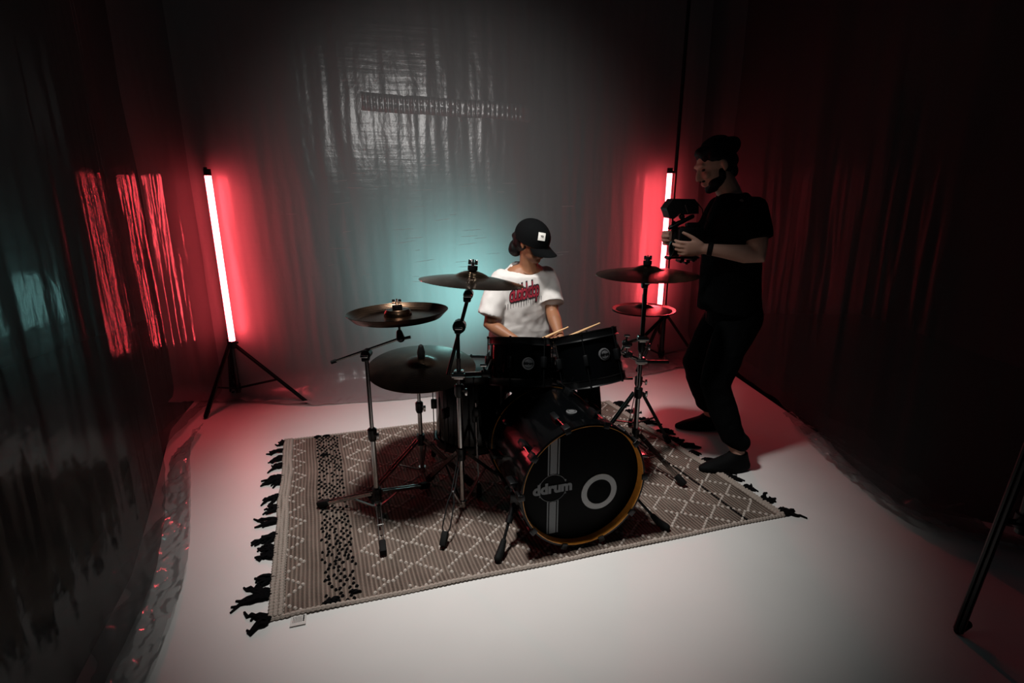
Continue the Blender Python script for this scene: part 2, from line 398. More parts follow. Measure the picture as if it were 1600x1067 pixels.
def hem(par, P, side, wid, seed):
    pts, acc = path_sampler(P); Lg = acc[-1]; n, m = 150, 22; mb = MB(); j = 0
    for i in range(n+1):
        s_ = Lg*i/n
        while j < len(acc)-2 and acc[j+1] < s_: j += 1
        p = pts[j].lerp(pts[j+1], (s_-acc[j])/(acc[j+1]-acc[j])); d = (pts[j+1]-pts[j]).normalized(); nn = Vector((-d.y, d.x, 0))*side
        wd = interp(wid, i/n)*(1+.45*nz(s_*3.2, 1, seed)+.25*nz(s_*9, 2, seed))
        for k in range(m+1):
            t = k/m; x = wd*t; up = .05*(1-t)**2+.05*abs(nz(s_*5+t, x*9, seed))*math.sin(math.pi*min(1, t+.1))+.030*abs(nz(s_*13, x*22, seed+4))+.012*abs(nz(s_*30, x*45, seed+8))
            mb.v.append(p+nn*(x-.09)+d*(.03*nz(s_*6, x*8, seed+6))+Vector((0, 0, .004+up*(1 if t < .97 else .3))))
    for i in range(n):
        for k in range(m): a = i*(m+1)+k; mb.f.append((a, a+1, a+m+2, a+m+1))
    mb.build('crumpled_hem', 'thin_plastic', par)
hem(bpy.data.objects['plastic_sheet.001'], [(-2.14, 3.2), (-2.02, 2.85), (-1.71, 2.32), (-1.44, 1.84), (-1.28, 1.42), (-1.13, .9)], -1, [(0, .06), (.3, .13), (.55, .24), (.8, .22), (1, .15)], 3.3)
hem(bpy.data.objects['plastic_sheet.002'], [(1.98, 3.4), (1.92, 2.6), (2.0, 2.14), (2.45, 1.89)], 1, [(0, .20), (.3, .30), (.6, .42), (.8, .34), (1, .12)], 6.1)

# gathered seam across the rear sheet
def gather():
    mb = MB(); n = 460; rows = 10; par = bpy.data.objects['plastic_sheet']
    bvh = BVHTree.FromPolygons([v.co.copy() for v in par.data.vertices], [tuple(p.vertices) for p in par.data.polygons])
    for i in range(n+1):
        f = i/n; x = -1.08+1.22*f; z0 = 2.09-.03*(x+.4)+.010*nz(x*3, 0, 9); y = bvh.ray_cast(Vector((x, 2, z0+.06)), Vector((0, 1, 0)))[0].y
        for k in range(rows+1):
            z = z0+.125*k/rows; a = abs(math.sin(math.pi*k/rows*2)); rp = .5+.5*math.sin(x*170+4*nz(x*8, 0, 3)); q = math.sin(math.pi*k/rows)**.3
            mb.v.append(Vector((x+.005*nz(x*30, z*9, 1), y-.003*q-a*(.009*rp*(.5+abs(nz(x*9, k*.3, 4))))*(1-f*.5), z)))
    for i in range(n):
        for k in range(rows): a = i*(rows+1)+k; mb.f.append((a, a+1, a+rows+2, a+rows+1))
    return mb.build('gathered_seam', 'clear_plastic', par)
gather()

# short creases in the rear sheet, their glints painted in as pale colour
plastic_mat('crease_glint_plastic', 7.0, .2, (.80, .80, .80), .8, .2, .2)
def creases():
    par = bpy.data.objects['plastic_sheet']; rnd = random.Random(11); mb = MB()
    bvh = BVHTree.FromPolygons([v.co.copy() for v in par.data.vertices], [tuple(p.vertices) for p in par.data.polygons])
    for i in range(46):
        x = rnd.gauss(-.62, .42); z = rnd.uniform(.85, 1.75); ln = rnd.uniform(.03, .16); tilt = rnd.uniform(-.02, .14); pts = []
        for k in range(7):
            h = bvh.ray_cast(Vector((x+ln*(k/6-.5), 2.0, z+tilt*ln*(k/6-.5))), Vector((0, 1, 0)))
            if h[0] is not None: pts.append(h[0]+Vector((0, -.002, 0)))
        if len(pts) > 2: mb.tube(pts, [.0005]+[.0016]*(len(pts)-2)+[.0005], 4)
    tag(mb.build('creases', 'crease_glint_plastic', par), 'short horizontal creases with painted pale glints', None, kind='stuff')
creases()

# ---------------------------------------------------------------- rug
FL, FR, BL, BR = (Vector(p) for p in ((-.900, 1.60, 0), (1.345, 2.262, 0), (-1.455, 3.075, 0), (.735, 3.74, 0)))
RW, RD, RT = 2.33, 1.6, .008
def rug(u, v, z=RT):                     # u, v in metres on the rug
    a = u/RW; b = v/RD; p = FL.lerp(FR, a).lerp(BL.lerp(BR, a), b)
    e = min(a, 1-a, b, 1-b)
    bend = Vector((.010*nz(v*3, u*.3, 2), .008*nz(u*2.2, v*.3, 5), 0))
    hz = .004*max(0, nz(u*3, v*3, 8))
    if b < .03: hz += .010*max(0, nz(u*4, 2.2, 3))
    return p+bend+Vector((0, 0, z+hz))
rg = thing('area_rug', (0.0, 2.65, 0), 'beige woven rug with pale diamonds, dark dots and black tassels under the drums', 'rug')
def build_rug():
    nu, nv = 120, 84; mb = MB(); uvs = []
    for i in range(nu+1):
        for k in range(nv+1):
            u, v = RW*i/nu, RD*k/nv; mb.v.append(rug(u, v)); uvs.append((u, v))
    for i in range(nu):
        for k in range(nv):
            a = i*(nv+1)+k; mb.f.append((a, a+nv+1, a+nv+2, a+1))
    top = len(mb.v)
    # skirt down to the floor
    rim = [i*(nv+1) for i in range(nu+1)]+[nu*(nv+1)+k for k in range(1, nv+1)]+[i*(nv+1)+nv for i in range(nu-1, -1, -1)]+[k for k in range(nv-1, 0, -1)]
    for r in rim: q = mb.v[r].copy(); q.z = .0005; mb.v.append(q); uvs.append(uvs[r])
    m = len(rim)
    for i in range(m): mb.f.append((rim[i], top+i, top+(i+1) % m, rim[(i+1) % m]))
    me = mb.mesh('weave', org(rg)); uvl = me.uv_layers.new(name='UVMap')
    for lp in me.loops: uvl.data[lp.index].uv = uvs[lp.vertex_index]
    link('weave', me, 'rug_weave', rg)
build_rug()
def pill(mb, p, d, ln, wd, ht):          # small raised stitch
    d = d.normalized(); s = Vector((-d.y, d.x, 0)); a = p-d*ln/2; b = p+d*ln/2; z = Vector((0, 0, ht))
    vs = [a-s*wd/3, a+s*wd/3, p+s*wd/2, b+s*wd/3, b-s*wd/3, p-s*wd/2]; tp = [p.lerp(v, .6)+z for v in vs]
    mb.add(vs+tp, [(i, (i+1) % 6, 6+(i+1) % 6, 6+i) for i in range(6)]+[tuple(range(6, 12))])
def stitches():
    pale = MB(); dark = MB(); PU, PV = .108, .155
    for c in range(0, 22):
        u0 = .075+PU*c
        if .165 < u0 < .30 or u0 > RW-.03: continue
        n = int(RD/.0165)
        for k in range(n):
            v = .01+k*.0165; ph = (v/PV+.5*(c % 2)) % 1; tri = abs(ph*2-1)*2-1
            sgn = -1 if ph < .5 else 1
            u = u0+tri*.046
            if random.random() < .06: continue
            p = rug(u, v, RT+.0005); d = rug(u+.002*sgn*.84, v+.002, RT)-rug(u, v, RT)
            if v < RD-.02: pill(pale, p, d, .0165, .0145, .005)
    # black knot bands
    for k in range(67):
        v = .014+k*.0235
        for c in range(5):
            u = .196+c*.027+(.0135 if k % 2 else 0)+random.uniform(-.004, .004)*(2.2 if v < .55 else 1)
            if random.random() < .13: continue
            pill(dark, rug(u, v+random.uniform(-.003, .003), RT+.0005), Vector((random.uniform(-.5, .5), 1, 0)), random.uniform(.014, .019), random.uniform(.012, .016), .006)
    for k in range(90):                  # single black cord near the other end
        v = .012+k*.0176
        pill(dark, rug(RW-.205+.004*nz(v*6, 0, 1), v, RT+.0005), rug(RW-.2, v+.01)-rug(RW-.2, v), .017, .010, .005)
    for (u, v) in ((.235, .03), (.215, .02), (.25, 1.585), (.20, 1.59), (.31, .05), (.23, 1.3)):
        for q in range(5): pill(dark, rug(u+random.uniform(-.015, .015), v+random.uniform(-.008, .008), RT+.003), Vector((1, random.uniform(-.5, .5), 0)), .03, .012, .008)
    tag(pale.build('pale_stitching', 'yarn_pale', rg), 'pale zigzag stitching', None, kind='stuff')
    tag(dark.build('dark_knots', 'yarn_black', rg), 'black knotted dots', None, kind='stuff')
stitches()
def cord(name, f, n, r, m):              # beaded edge cord
    mb = MB(); pts = []; rs = []
    for i in range(n*4+1):
        t = i/(n*4); pts.append(f(t)); rs.append(r*(.72+.42*abs(math.sin(math.pi*i/4))))
    mb.tube(pts, rs, 6); mb.build(name, m, rg)
cord('edge_cord', lambda t: rug(RW*t, 0, .007), 130, .0085, 'yarn_beige')
cord('edge_cord', lambda t: rug(RW*t, RD, .007), 130, .0075, 'yarn_beige')
for q in range(3):
    cord('hem_braid', lambda t, q=q: rug(.004+.017*q+.006*nz(t*9, q, 3), RD*t, .011+.003*nz(t*20, q, 1)), 90, .0115, 'yarn_beige')
for q in range(2):
    cord('hem_braid', lambda t, q=q: rug(RW-.006-.017*q+.005*nz(t*9, q, 3), RD*t, .010), 90, .0105, 'yarn_beige')
def tassel(base, d, k):
    mb = MB(); rnd = random.Random(k); ns = rnd.randint(3, 9); sc_ = rnd.uniform(.6, 1.35); s = Vector((-d.y, d.x, 0))
    for q in range(ns):
        ln = rnd.uniform(.05, .105)*sc_; ang = rnd.uniform(-.55, .55); dd = (d*math.cos(ang)+s*math.sin(ang)); side = rnd.uniform(-.02, .02)
        p0 = base+s*side+Vector((0, 0, .010)); pts = []
        for i in range(7):
            t = i/6; wob = s*(.018*math.sin(t*rnd.uniform(2, 6)+q)*t); hz = .010+.016*math.sin(math.pi*min(1, t*1.2))*rnd.uniform(.2, 1)
            pts.append(Vector((0, 0, 0))+p0+dd*ln*t+wob); pts[-1].z = max(.004, hz*(1-t*.7))
        mb.tube(pts, [.009, .010, .009, .0075, .008, .007, .0045], 5)
    mb.ell(base+Vector((0, 0, .012))-d*.004, (.012, .016, .009), seg=8, rings=5)
    mb.build('tassel', 'yarn_black', rg)
kk = 0
dl = (FL-FR).normalized(); dr = -dl
for i in range(15):
    v = .02+i*(RD-.04)/14+random.uniform(-.045, .03); kk += 1; tassel(rug(-.004, v, 0), (dl+Vector((.0, random.uniform(-.5, .2), 0))).normalized(), kk)
for i in range(15):
    v = .03+i*(RD-.05)/14+random.uniform(-.045, .03); kk += 1; tassel(rug(RW+.004, v, 0), (dr+Vector((0, random.uniform(-.3, .4), 0))).normalized(), kk)
# care tag by the corner
tg = MB(); e1 = (FR-FL).normalized(); e2 = Vector((e1.y, -e1.x, 0)); c0 = rug(.075, 0, 0)+e2*.004; c0.z = .004
tg.add([c0+e1*.0, c0+e1*.055, c0+e1*.055+e2*.055, c0+e2*.055]+[c0+e1*0+Vector((0, 0, .0012)), c0+e1*.055+Vector((0, 0, .0012)), c0+e1*.055+e2*.055-Vector((0, 0, .002)), c0+e2*.055-Vector((0, 0, .002))],
       [(0, 1, 2, 3), (4, 5, 6, 7), (0, 1, 5, 4), (1, 2, 6, 5), (2, 3, 7, 6), (3, 0, 4, 7)])
tgo = tg.build('care_tag', 'paper', rg, False); tgo['label'] = 'small white printed care tag'
ik = MB()
for i in range(6): ik.box(c0+e1*(.010+.0055*i)+e2*.024+Vector((0, 0, .0016)), (.0018, .028, .0006), Matrix.Rotation(math.atan2(e1.y, e1.x), 3, 'Z'))
for i in range(4): ik.box(c0+e1*.046+e2*(.010+.008*i)+Vector((0, 0, .0016)), (.006, .005, .0006), Matrix.Rotation(math.atan2(e1.y, e1.x), 3, 'Z'))
ik.box(c0+e1*.0275+e2*.0545+Vector((0, 0, .0003)), (.055, .0014, .0014), Matrix.Rotation(math.atan2(e1.y, e1.x), 3, 'Z'))
ik.build('tag_print', 'ink', tgo, False)
G = RT+.002                              # standing height on the rug

# ---------------------------------------------------------------- tube lights on stands
def light_stand(label, cat, mast, ztop, hub, low, feet, r=.014):
    t = thing('light_stand', (mast[0], mast[1], 0), label, cat); x, y = mast
    MB().tube([(x, y, low-.04), (x, y, hub+.10)], r*1.25, 14).build('lower_tube', 'black_metal', t)
    MB().tube([(x, y, hub+.05), (x, y, ztop)], r*.85, 14).build('upper_tube', 'black_metal', t)
    cl = MB().tube([(x, y, hub-.03), (x, y, hub+.05)], r*1.9, 14).build('hub_collar', 'black_plastic', t)
    MB().tube([(x+.02, y, hub+.02), (x+.055, y-.01, hub+.02)], .009, 8).build('knob', 'black_plastic', cl)
    MB().tube([(x, y, low-.02), (x, y, low+.03)], r*1.7, 14).build('brace_collar', 'black_plastic', t)
    for (fx, fy) in feet:
        d = Vector((fx-x, fy-y, 0)).normalized(); s = Vector((-d.y, d.x, 0)); a = Vector((x, y, hub))+d*.028; b = Vector((fx, fy, .014))
        lg = MB()
        for q in (-1, 1): lg.tube([a+s*.009*q, b+s*.009*q], .0085, 8)
        l = lg.build('leg', 'black_metal', t)
        MB().limb([(*(b-d*.03+Vector((0, 0, .025)))[:], .014), (*b, .0135)], 10).build('rubber_foot', 'black_rubber', l)
        mid = a.lerp(b, .60); c = Vector((x, y, low))+d*.022; br = MB()
        br.tube([c+s*.012, mid+s*.012], .006, 8); br.tube([c-s*.012, mid-s*.012], .006, 8)
        br.build('brace', 'black_metal', t)
    return t
def tube_light(x, y, z0, z1, label, dx=0, dy=0):
    t = thing('tube_light', (x, y, z0), label, 'light')
    MB().tube([(x, y, z0+.03), (x, y, z1-.03)], .021, 20).build('tube', 'tube_glow', t)
    for a, b in ((z0-.02, z0+.032), (z1-.032, z1+.012)): MB().tube([(x, y, a), (x, y, b)], .0235, 16).build('end_cap', 'black_plastic', t)
    for z in (z0+.012, z1-.02): MB().tube([(x, y, z), (x+dx, y+dy, z)], .010, 8).build('clamp', 'black_metal', t)
tube_light(-2.082, 3.765, .45, 1.685, 'glowing red tube light upright on the left stand beside the plastic', -.03, .04)
light_stand('black tripod light stand holding the left red tube', 'light stand', (-2.112, 3.80), 1.71, .44, .10, [(-1.56, 3.72), (-2.17, 3.44), (-2.20, 3.86)])
tube_light(1.335, 4.66, .50, 1.735, 'glowing red tube light upright behind the two cymbals at right', .06, .04)
light_stand('tall black light stand holding the right red tube', 'light stand', (1.395, 4.70), 3.4, .47, .10, [(1.72, 4.42), (1.12, 4.45), (1.42, 5.02)], .017)

# stand whose leg reaches into the dark right foreground
light_stand('thick-legged dark stand at the right foreground edge of the floor', 'light stand', (1.745, 1.555), 2.6, 1.15, .45, [(1.605, 1.541), (2.02, 1.58), (1.80, 1.28)], .018)

# ---------------------------------------------------------------- drums
def dirs(axis, up=Vector((0, 0, 1))):
    z = Vector(axis).normalized(); x = up.cross(z); x = x.normalized() if x.length > 1e-4 else Vector((1, 0, 0)); return x, z.cross(x), z
def drum(name, label, c, axis, rad, depth, nl=6, badge=None, hoop='chrome', legs=None, headm='tom_head', ang0=0.0):
    # c is the centre of the top (batter) head, the axis points out of it
    x, y, z = dirs(axis, Vector((0, 1, 0))); M = basis(c, x, y, z)
    t = thing(name, Vector(c)-z*depth, label, 'drum')
    MB().lathe([(rad, -.004), (rad, -depth+.004)], M, 56).build('shell', 'black_lacquer', t)
    MB().lathe([(0.0001, .002), (rad*.9, .002), (rad+.003, -.002), (rad+.003, -.012)], M, 48).build('batter_head', headm, t)
    MB().lathe([(0.0001, -depth-.002), (rad*.9, -depth-.002), (rad+.003, -depth+.002), (rad+.003, -depth+.012)], M, 48).build('resonant_head', headm, t)
    for z0, z1 in ((-.026, .012), (-depth-.012, -depth+.026)):
        MB().ring([(rad+.004, z0), (rad+.014, z0), (rad+.0085, z0+.006), (rad+.0085, z1-.006), (rad+.012, z1), (rad+.004, z1)], M, 56).build('hoop', hoop, t)
    for k in range(nl):
        a = ang0+2*math.pi*k/nl; q = lambda r, zz: M @ Vector((r*math.cos(a), r*math.sin(a), zz))
        lg = MB(); lc = q(rad+.012, -depth/2); B = basis(lc, *( (M.to_3x3() @ Vector(v)) for v in ((math.cos(a), math.sin(a), 0), (-math.sin(a), math.cos(a), 0), (0, 0, 1))))
        lg.box((0, 0, 0), (.028, .022, .055), bev=.006); lg.v = [B @ v for v in lg.v]
        l = lg.build('lug', 'black_metal', t)
        rod = MB()
        for zz, sg in ((.008, 1), (-depth-.008, -1)): rod.tube([q(rad+.014, -depth/2+.02*sg), q(rad+.014, zz)], .0028, 6); rod.tube([q(rad+.014, zz-.004*sg), q(rad+.014, zz+.008*sg)], .0055, 8)
        rod.build('tension_rod', 'black_metal', l)
    if badge is not None:
        a, zz, br, bmat = badge; B = basis(M @ Vector(((rad+.001)*math.cos(a), (rad+.001)*math.sin(a), zz)), *((M.to_3x3() @ Vector(v)) for v in ((-math.sin(a), math.cos(a), 0), (0, 0, 1), (math.cos(a), math.sin(a), 0))))
        bo = MB().lathe([(br, -.004), (br, .003), (br*.9, .0045), (.0001, .0045)], B, 28).build('badge', bmat, t)
        bo['label'] = 'round silver maker badge'
        r2 = MB().ring([(br*.72, .0045), (br*.78, .0045), (br*.78, .006), (br*.72, .006)], B, 28); r2.build('badge_ring', 'black_metal', bo)
        text_mb('ddrum', br*.62, .0008, .0008, M=B @ Matrix.Translation((0, 0, .0056))).build('badge_lettering', 'black_metal', bo, False)
    return t, M
fa = R(17.5); AX = Vector((-math.sin(fa), math.cos(fa), 0)); AU = Vector((math.cos(fa), math.sin(fa), 0))
# bass drum
def bass():
    c = Vector((.302, 2.042, .316)); rad = .279; ln = .46; M = basis(c, AU, Vector((0, 0, 1)), -AX)   # local x right, y up, z to the viewer
    t = thing('bass_drum', (c.x, c.y, 0), 'large black bass drum lying on its side with ddrum lettering', 'drum')
    MB().lathe([(rad, -.01), (rad, -ln)], M, 72).build('shell', 'black_lacquer', t)
    hd = MB().lathe([(.0001, .0), (rad*.93, .0), (rad+.002, -.004), (rad+.002, -.02)], M, 72).build('front_head', 'drum_head', t)
    MB().lathe([(.0001, -ln-.004), (rad, -ln-.004)], M, 48).build('batter_head', 'drum_head', t)
    for z0, z1 in ((-.012, .040), (-ln-.044, -ln+.008)):
        h = MB().ring([(rad+.002, z0), (rad+.013, z0), (rad+.013, z1-.002), (rad+.011, z1), (rad+.004, z1), (rad+.002, z1-.002)], M, 90).build('hoop', 'black_lacquer', t)
        MB().ring([(rad-.0008, z0+.012), (rad+.0022, z0+.012), (rad+.0035, z1-.0005), (rad+.0010, z1-.0005)], M, 90).build('hoop_lining', 'amber_wood', h)
    # claws, rods and lugs
    for k in range(10):
        a = math.pi/2+2*math.pi*(k+.5)/10
        for zf, zl in ((.040, -.075), (-ln-.044, -ln+.075)):
            sg = 1 if zf > -.1 else -1
            q = lambda r, z: M @ Vector((r*math.cos(a), r*math.sin(a), z))
            B = basis(q(rad+.010, zf-.016*sg), *((M.to_3x3() @ Vector(v)) for v in ((math.cos(a), math.sin(a), 0), (-math.sin(a), math.cos(a), 0), (0, 0, 1))))
            cl = MB(); cl.box((.009, 0, 0), (.012, .030, .044), bev=.003); cl.box((-.002, 0, .018*sg), (.024, .026, .008), bev=.002); cl.v = [B @ v for v in cl.v]
            co_ = cl.build('claw', 'black_metal', t)
            rd = MB(); rd.tube([q(rad+.022, zf-.01*sg), q(rad+.022, zl)], .0032, 6); rd.build('tension_rod', 'dull_steel', co_)
            lg = MB(); lg.box((.012, 0, 0), (.030, .026, .07), bev=.006)
            B2 = B.copy(); B2.translation = q(rad, zl-.02*sg); lg.v = [B2 @ v for v in lg.v]; lg.build('lug', 'black_metal', t)
    # head graphics: port ring, stripe, circle emblem, lettering
    P = M @ Matrix.Translation((0, 0, .0006))
    MB().ring([(.060, 0), (.086, 0), (.086, .0025), (.060, .0025)], P @ Matrix.Translation((.088, -.060, 0)), 56).build('port_ring', 'print_pale', hd)
    MB().lathe([(.0001, .0004), (.060, .0004)], P @ Matrix.Translation((.088, -.060, 0)), 40).build('port_hole', 'black_rubber', hd)
    sx = -.132; ex, ey, er = -.134, -.004, .064
    for name, x0, x1 in (('stripe_line', -.0265, -.0205), ('stripe', -.0155, .0155), ('stripe_line', .0205, .0265)):
        for y0, y1 in ((ey+math.sqrt(er**2-(x0*.5+x1*.5)**2)+.003, .226), (-.226, ey-math.sqrt(er**2-(x0*.5+x1*.5)**2)-.003)):
            m = MB(); m.box(((x0+x1)/2+sx, (y0+y1)/2, .0006), (x1-x0, y1-y0, .0008)); m.v = [P @ v for v in m.v]; m.build(name, 'print_grey', hd, False)
    g = MB()
    for a0, a1 in ((R(22), R(158)), (R(202), R(338))):
        n = 24; pts = [P @ Vector((ex+er*math.cos(a0+(a1-a0)*i/n), ey+er*math.sin(a0+(a1-a0)*i/n), .0008)) for i in range(n+1)]; g.tube(pts, .0016, 5)
    for a in (28, 90, 152, 208, 270, 332): g.box(P @ Vector((ex+(er+.002)*math.cos(R(a)), ey+(er+.002)*math.sin(R(a)), .0008)), (.007, .003, .007), bev=.001)
    g.build('emblem_ring', 'print_grey', hd)
    text_mb('ddrum', .066, .0008, .0034, spacing=1.0, M=P @ Matrix.Translation((ex, ey, .0016)), sx=1.02).build('lettering', 'print_grey', hd, False)
    B = basis(c+Vector((0, 0, rad+.0015))-AX*-.125, AU, AX, Vector((0, 0, 1)))
    bo = MB().lathe([(.024, -.002), (.024, .003), (.021, .0042), (.0001, .0042)], B, 28).build('badge', 'badge_silver', t)
    MB().ring([(.016, .0042), (.018, .0042), (.018, .0056), (.016, .0056)], B, 28).build('badge_ring', 'black_metal', bo)
    # spurs
    for s, foot in ((-1, Vector((-.060, 1.915, G))), (1, Vector((.722, 2.135, G)))):
        a = c+AX*.13+AU*s*(rad*.93)+Vector((0, 0, -rad*.36)); d = (foot-a).normalized()
        sp = MB(); sp.tube([a-d*.04, a+d*.10], .0115, 12); q = sp.build('spur', 'black_metal', t)
        MB().tube([a+d*.08, foot-d*.05], .0068, 10).build('spur_rod', 'black_metal', q)
        MB().tube([a+d*.085, a+d*.115], .016, 12).build('spur_collar', 'black_plastic', q)
        MB().limb([(*(foot-d*.085), .013), (*(foot-d*.05), .0165), (*(foot+Vector((0, 0, .017))), .0175)], 12).build('rubber_foot', 'black_rubber', q)
        MB().box(a, (.05, .05, .06), bev=.01).build('spur_bracket', 'black_metal', q)
    return t
bass()
# rack toms tilt towards the player
tl, TLM = drum('tom_drum', 'smaller black tom drum with a bright silver badge, directly above the bass drum', (.045, 2.585, .808), (.02, .30, .955), .156, .215, 6, (-math.pi/2+.22, -.115, .030, 'badge_lit'), 'black_metal', ang0=.2)
tr_, TRM = drum('tom_drum', 'black tom drum tilted up at its right, beside the cymbal stand', (.373, 2.62, .830), (-.19, .26, .94), .158, .245, 6, (-math.pi/2+.42, -.110, .030, 'badge_shaded'), 'black_metal', ang0=.35)
ft, FTM = drum('floor_tom', 'deep black floor tom on thin legs under the ride cymbal', (-.215, 2.70, .625), (.0, .03, 1), .203, .40, 8, None, 'black_metal', ang0=.1)
for a in (-1.42, 2.6, .6):
    p = Vector((-.215+.222*math.cos(a), 2.70+.222*math.sin(a), .46)); d = Vector((math.cos(a), math.sin(a), 0)); f = p+d*.075; f.z = G
    lg = MB().tube([p+Vector((0, 0, .05)), p+Vector((0, 0, -.20)), f+Vector((0, 0, .05))], .0055, 8).build('leg', 'dull_steel', ft)
    MB().limb([(f.x, f.y, .085, .011), (f.x, f.y, .05, .014), (f.x, f.y, G+.0155, .0155)], 10).build('rubber_foot', 'black_rubber', lg)
    MB().box(p, (.03, .03, .05), bev=.006).build('leg_bracket', 'black_metal', ft)
sn, SNM = drum('snare_drum', 'black snare drum between the knees of the drummer', (.13, 2.86, .62), (.0, .05, 1), .178, .14, 8, None, 'black_metal', ang0=.1)
sst = thing('snare_stand', (.13, 2.86, 0), 'low tripod stand under the snare drum', 'stand')
MB().tube([(.13, 2.86, .05), (.13, 2.86, .44)], .012, 12).build('tube', 'black_metal', sst)
for k in range(3):
    a = 2*math.pi*k/3+.3; d = Vector((math.cos(a), math.sin(a), 0)); c = Vector((.13, 2.86, 0))
    MB().tube([c+Vector((0, 0, .24)), c+d*.22+Vector((0, 0, G+.012))], .008, 8).build('leg', 'black_metal', sst)
    MB().tube([c+Vector((0, 0, .43)), c+d*.19+Vector((0, 0, .45)), c+d*.196+Vector((0, 0, .50))], .007, 8).build('basket_arm', 'black_metal', sst)

# ---------------------------------------------------------------- cymbals and their stands
def cymbal(name, label, c, axis, rad, m, china=False, bell=.075, rise=.022, bellh=.026):
    x, y, z = dirs(axis, Vector((0, 1, 0))); M = basis(Vector((0, 0, 0)), x, y, z)
    if china: top = [(.006, .030), (.05, .029), (.058, .018), (.062, .0), (rad*.55, -.006), (rad*.80, -.014), (rad*.86, -.010), (rad*.93, .006), (rad, .020)]
    else:
        top = [(.006, bellh)]
        for i in range(1, 7): t = i/6; top.append((bell*t, bellh*math.cos(t*math.pi/2)**.8*.95+.001))
        for i in range(1, 13): t = i/12; top.append((bell+(rad-bell)*t, -rise*t**1.5-.0005))
    prof = top+[(r, z_-.0018) for r, z_ in reversed(top)]
    mb = MB().ring(prof, M, 96); o = mb.build(name, m); o.location = Vector(c); ORG[o.name] = Vector(c)
    return tag(o, label, 'cymbal')
def topper(t, c, axis, felt=.026, sleeve=False, wing=True):
    x, y, z = dirs(axis, Vector((0, 1, 0))); c = Vector(c)
    MB().tube([c-z*.05, c+z*(.075 if not sleeve else .10)], .004, 8).build('rod', 'dull_steel', t)
    MB().tube([c+z*.006-z*.035, c+z*.006-z*.018], .016, 14).build('lower_felt', 'felt', t)
    if sleeve:
        MB().limb([(*(c+z*.028), .019), (*(c+z*.055), .021), (*(c+z*.085), .014)], 14).build('rubber_cap', 'black_rubber', t)
    else:
        MB().lathe([(.0001, .026), (.021, .026), (.022, .030), (.022, .046), (.0001, .048)], basis(c, x, y, z), 18).build('felt', 'felt', t)
        if wing:
            w_ = MB().tube([c+z*.046, c+z*.062], .007, 10)
            for s in (-1, 1): w_.box(c+x*s*.014+z*.062, (.014, .006, .022), basis((0, 0, 0), x, y, z).to_3x3(), .002)
            w_.build('wing_nut', 'chrome', t)
def cym_stand(label, mast, hub, low, feet, tubes, metal='dull_steel', wire=None, legm='dull_steel', name='cymbal_stand', mid=.5):
    x, y = mast; t = thing(name, (x, y, G), label, 'stand')
    for i, (z0, z1, r) in enumerate(tubes):
        MB().tube([(x, y, z0), (x, y, z1)], r, 16).build('tube', metal if i < 2 else 'black_metal', t)
        if i+1 < len(tubes):
            cl = MB().tube([(x, y, z1-.045), (x, y, z1-.03), (x, y, z1+.012), (x, y, z1+.018)], [r*1.35, r*1.75, r*1.75, r*1.2], 14).build('collar', 'black_metal', t)
            wn = MB().tube([(x+r, y-r, z1-.008), (x+r+.016, y-r-.016, z1-.008)], .005, 8); wn.box((x+r+.022, y-r-.022, z1-.008), (.012, .012, .034), bev=.003); wn.build('wing_screw', 'chrome', cl)
    MB().tube([(x, y, hub-.03), (x, y, hub+.03)], .022, 14).build('leg_collar', 'black_metal', t)
    MB().tube([(x, y, low-.012), (x, y, low+.02)], .020, 14).build('brace_collar', 'dull_steel', t)
    for i, f in enumerate(feet):
        f = Vector((f[0], f[1], G+.020)); d = Vector((f.x-x, f.y-y, 0)).normalized(); s = Vector((-d.y, d.x, 0)); a = Vector((x, y, hub))+d*.025
        lg = MB(); dv = (f-a).normalized()
        if wire == i:
            for q in (-1, 1): lg.tube([a+s*.006*q, a.lerp(f, .45)+s*.006*q, a.lerp(f, .55)+s*.016*q, a.lerp(f, .82)+s*.018*q, a.lerp(f, .92)+s*.003*q], .0032, 6)
        else:
            for q in (-1, 1): lg.box((a+f)/2+s*.010*q, (.003, (f-a).length, .016), basis((0, 0, 0), s, dv, s.cross(dv)).to_3x3())
            for tt in (.12, .55): lg.tube([a.lerp(f, tt)-s*.014, a.lerp(f, tt)+s*.014], .005, 8)
        l = lg.build('leg', 'black_metal' if wire == i else legm, t)
        ft_ = MB(); e = f-dv*.045; ft_.box((e+f)/2, (.030, .065, .034), basis((0, 0, 0), s, dv, s.cross(dv)).to_3x3(), .007); ft_.build('rubber_foot', 'black_rubber', l)
        br = MB(); c = Vector((x, y, low+.006))+d*.018; br.box((c+a.lerp(f, mid))/2, (.010, (a.lerp(f, mid)-c).length, .006), basis((0, 0, 0), s, (a.lerp(f, mid)-c).normalized(), s.cross((a.lerp(f, mid)-c).normalized())).to_3x3()); br.build('brace', legm, t)
    return t
def knuckle(t, p, r=.024, name='boom_knuckle', ax=Vector((0, 1, 0))):
    p = Vector(p); k = MB(); k.tube([p-ax*.022, p+ax*.022], r, 14); k.box(p+Vector((-.006, 0, -.02)), (.034, .034, .03), bev=.007); o = k.build(name, 'black_metal', t)
    w_ = MB().tube([p-ax*.02, p-ax*.042], .006, 8); w_.box(p-ax*.044, (.034, .008, .012), bev=.003); w_.build('wing_screw', 'chrome', o)
    return o
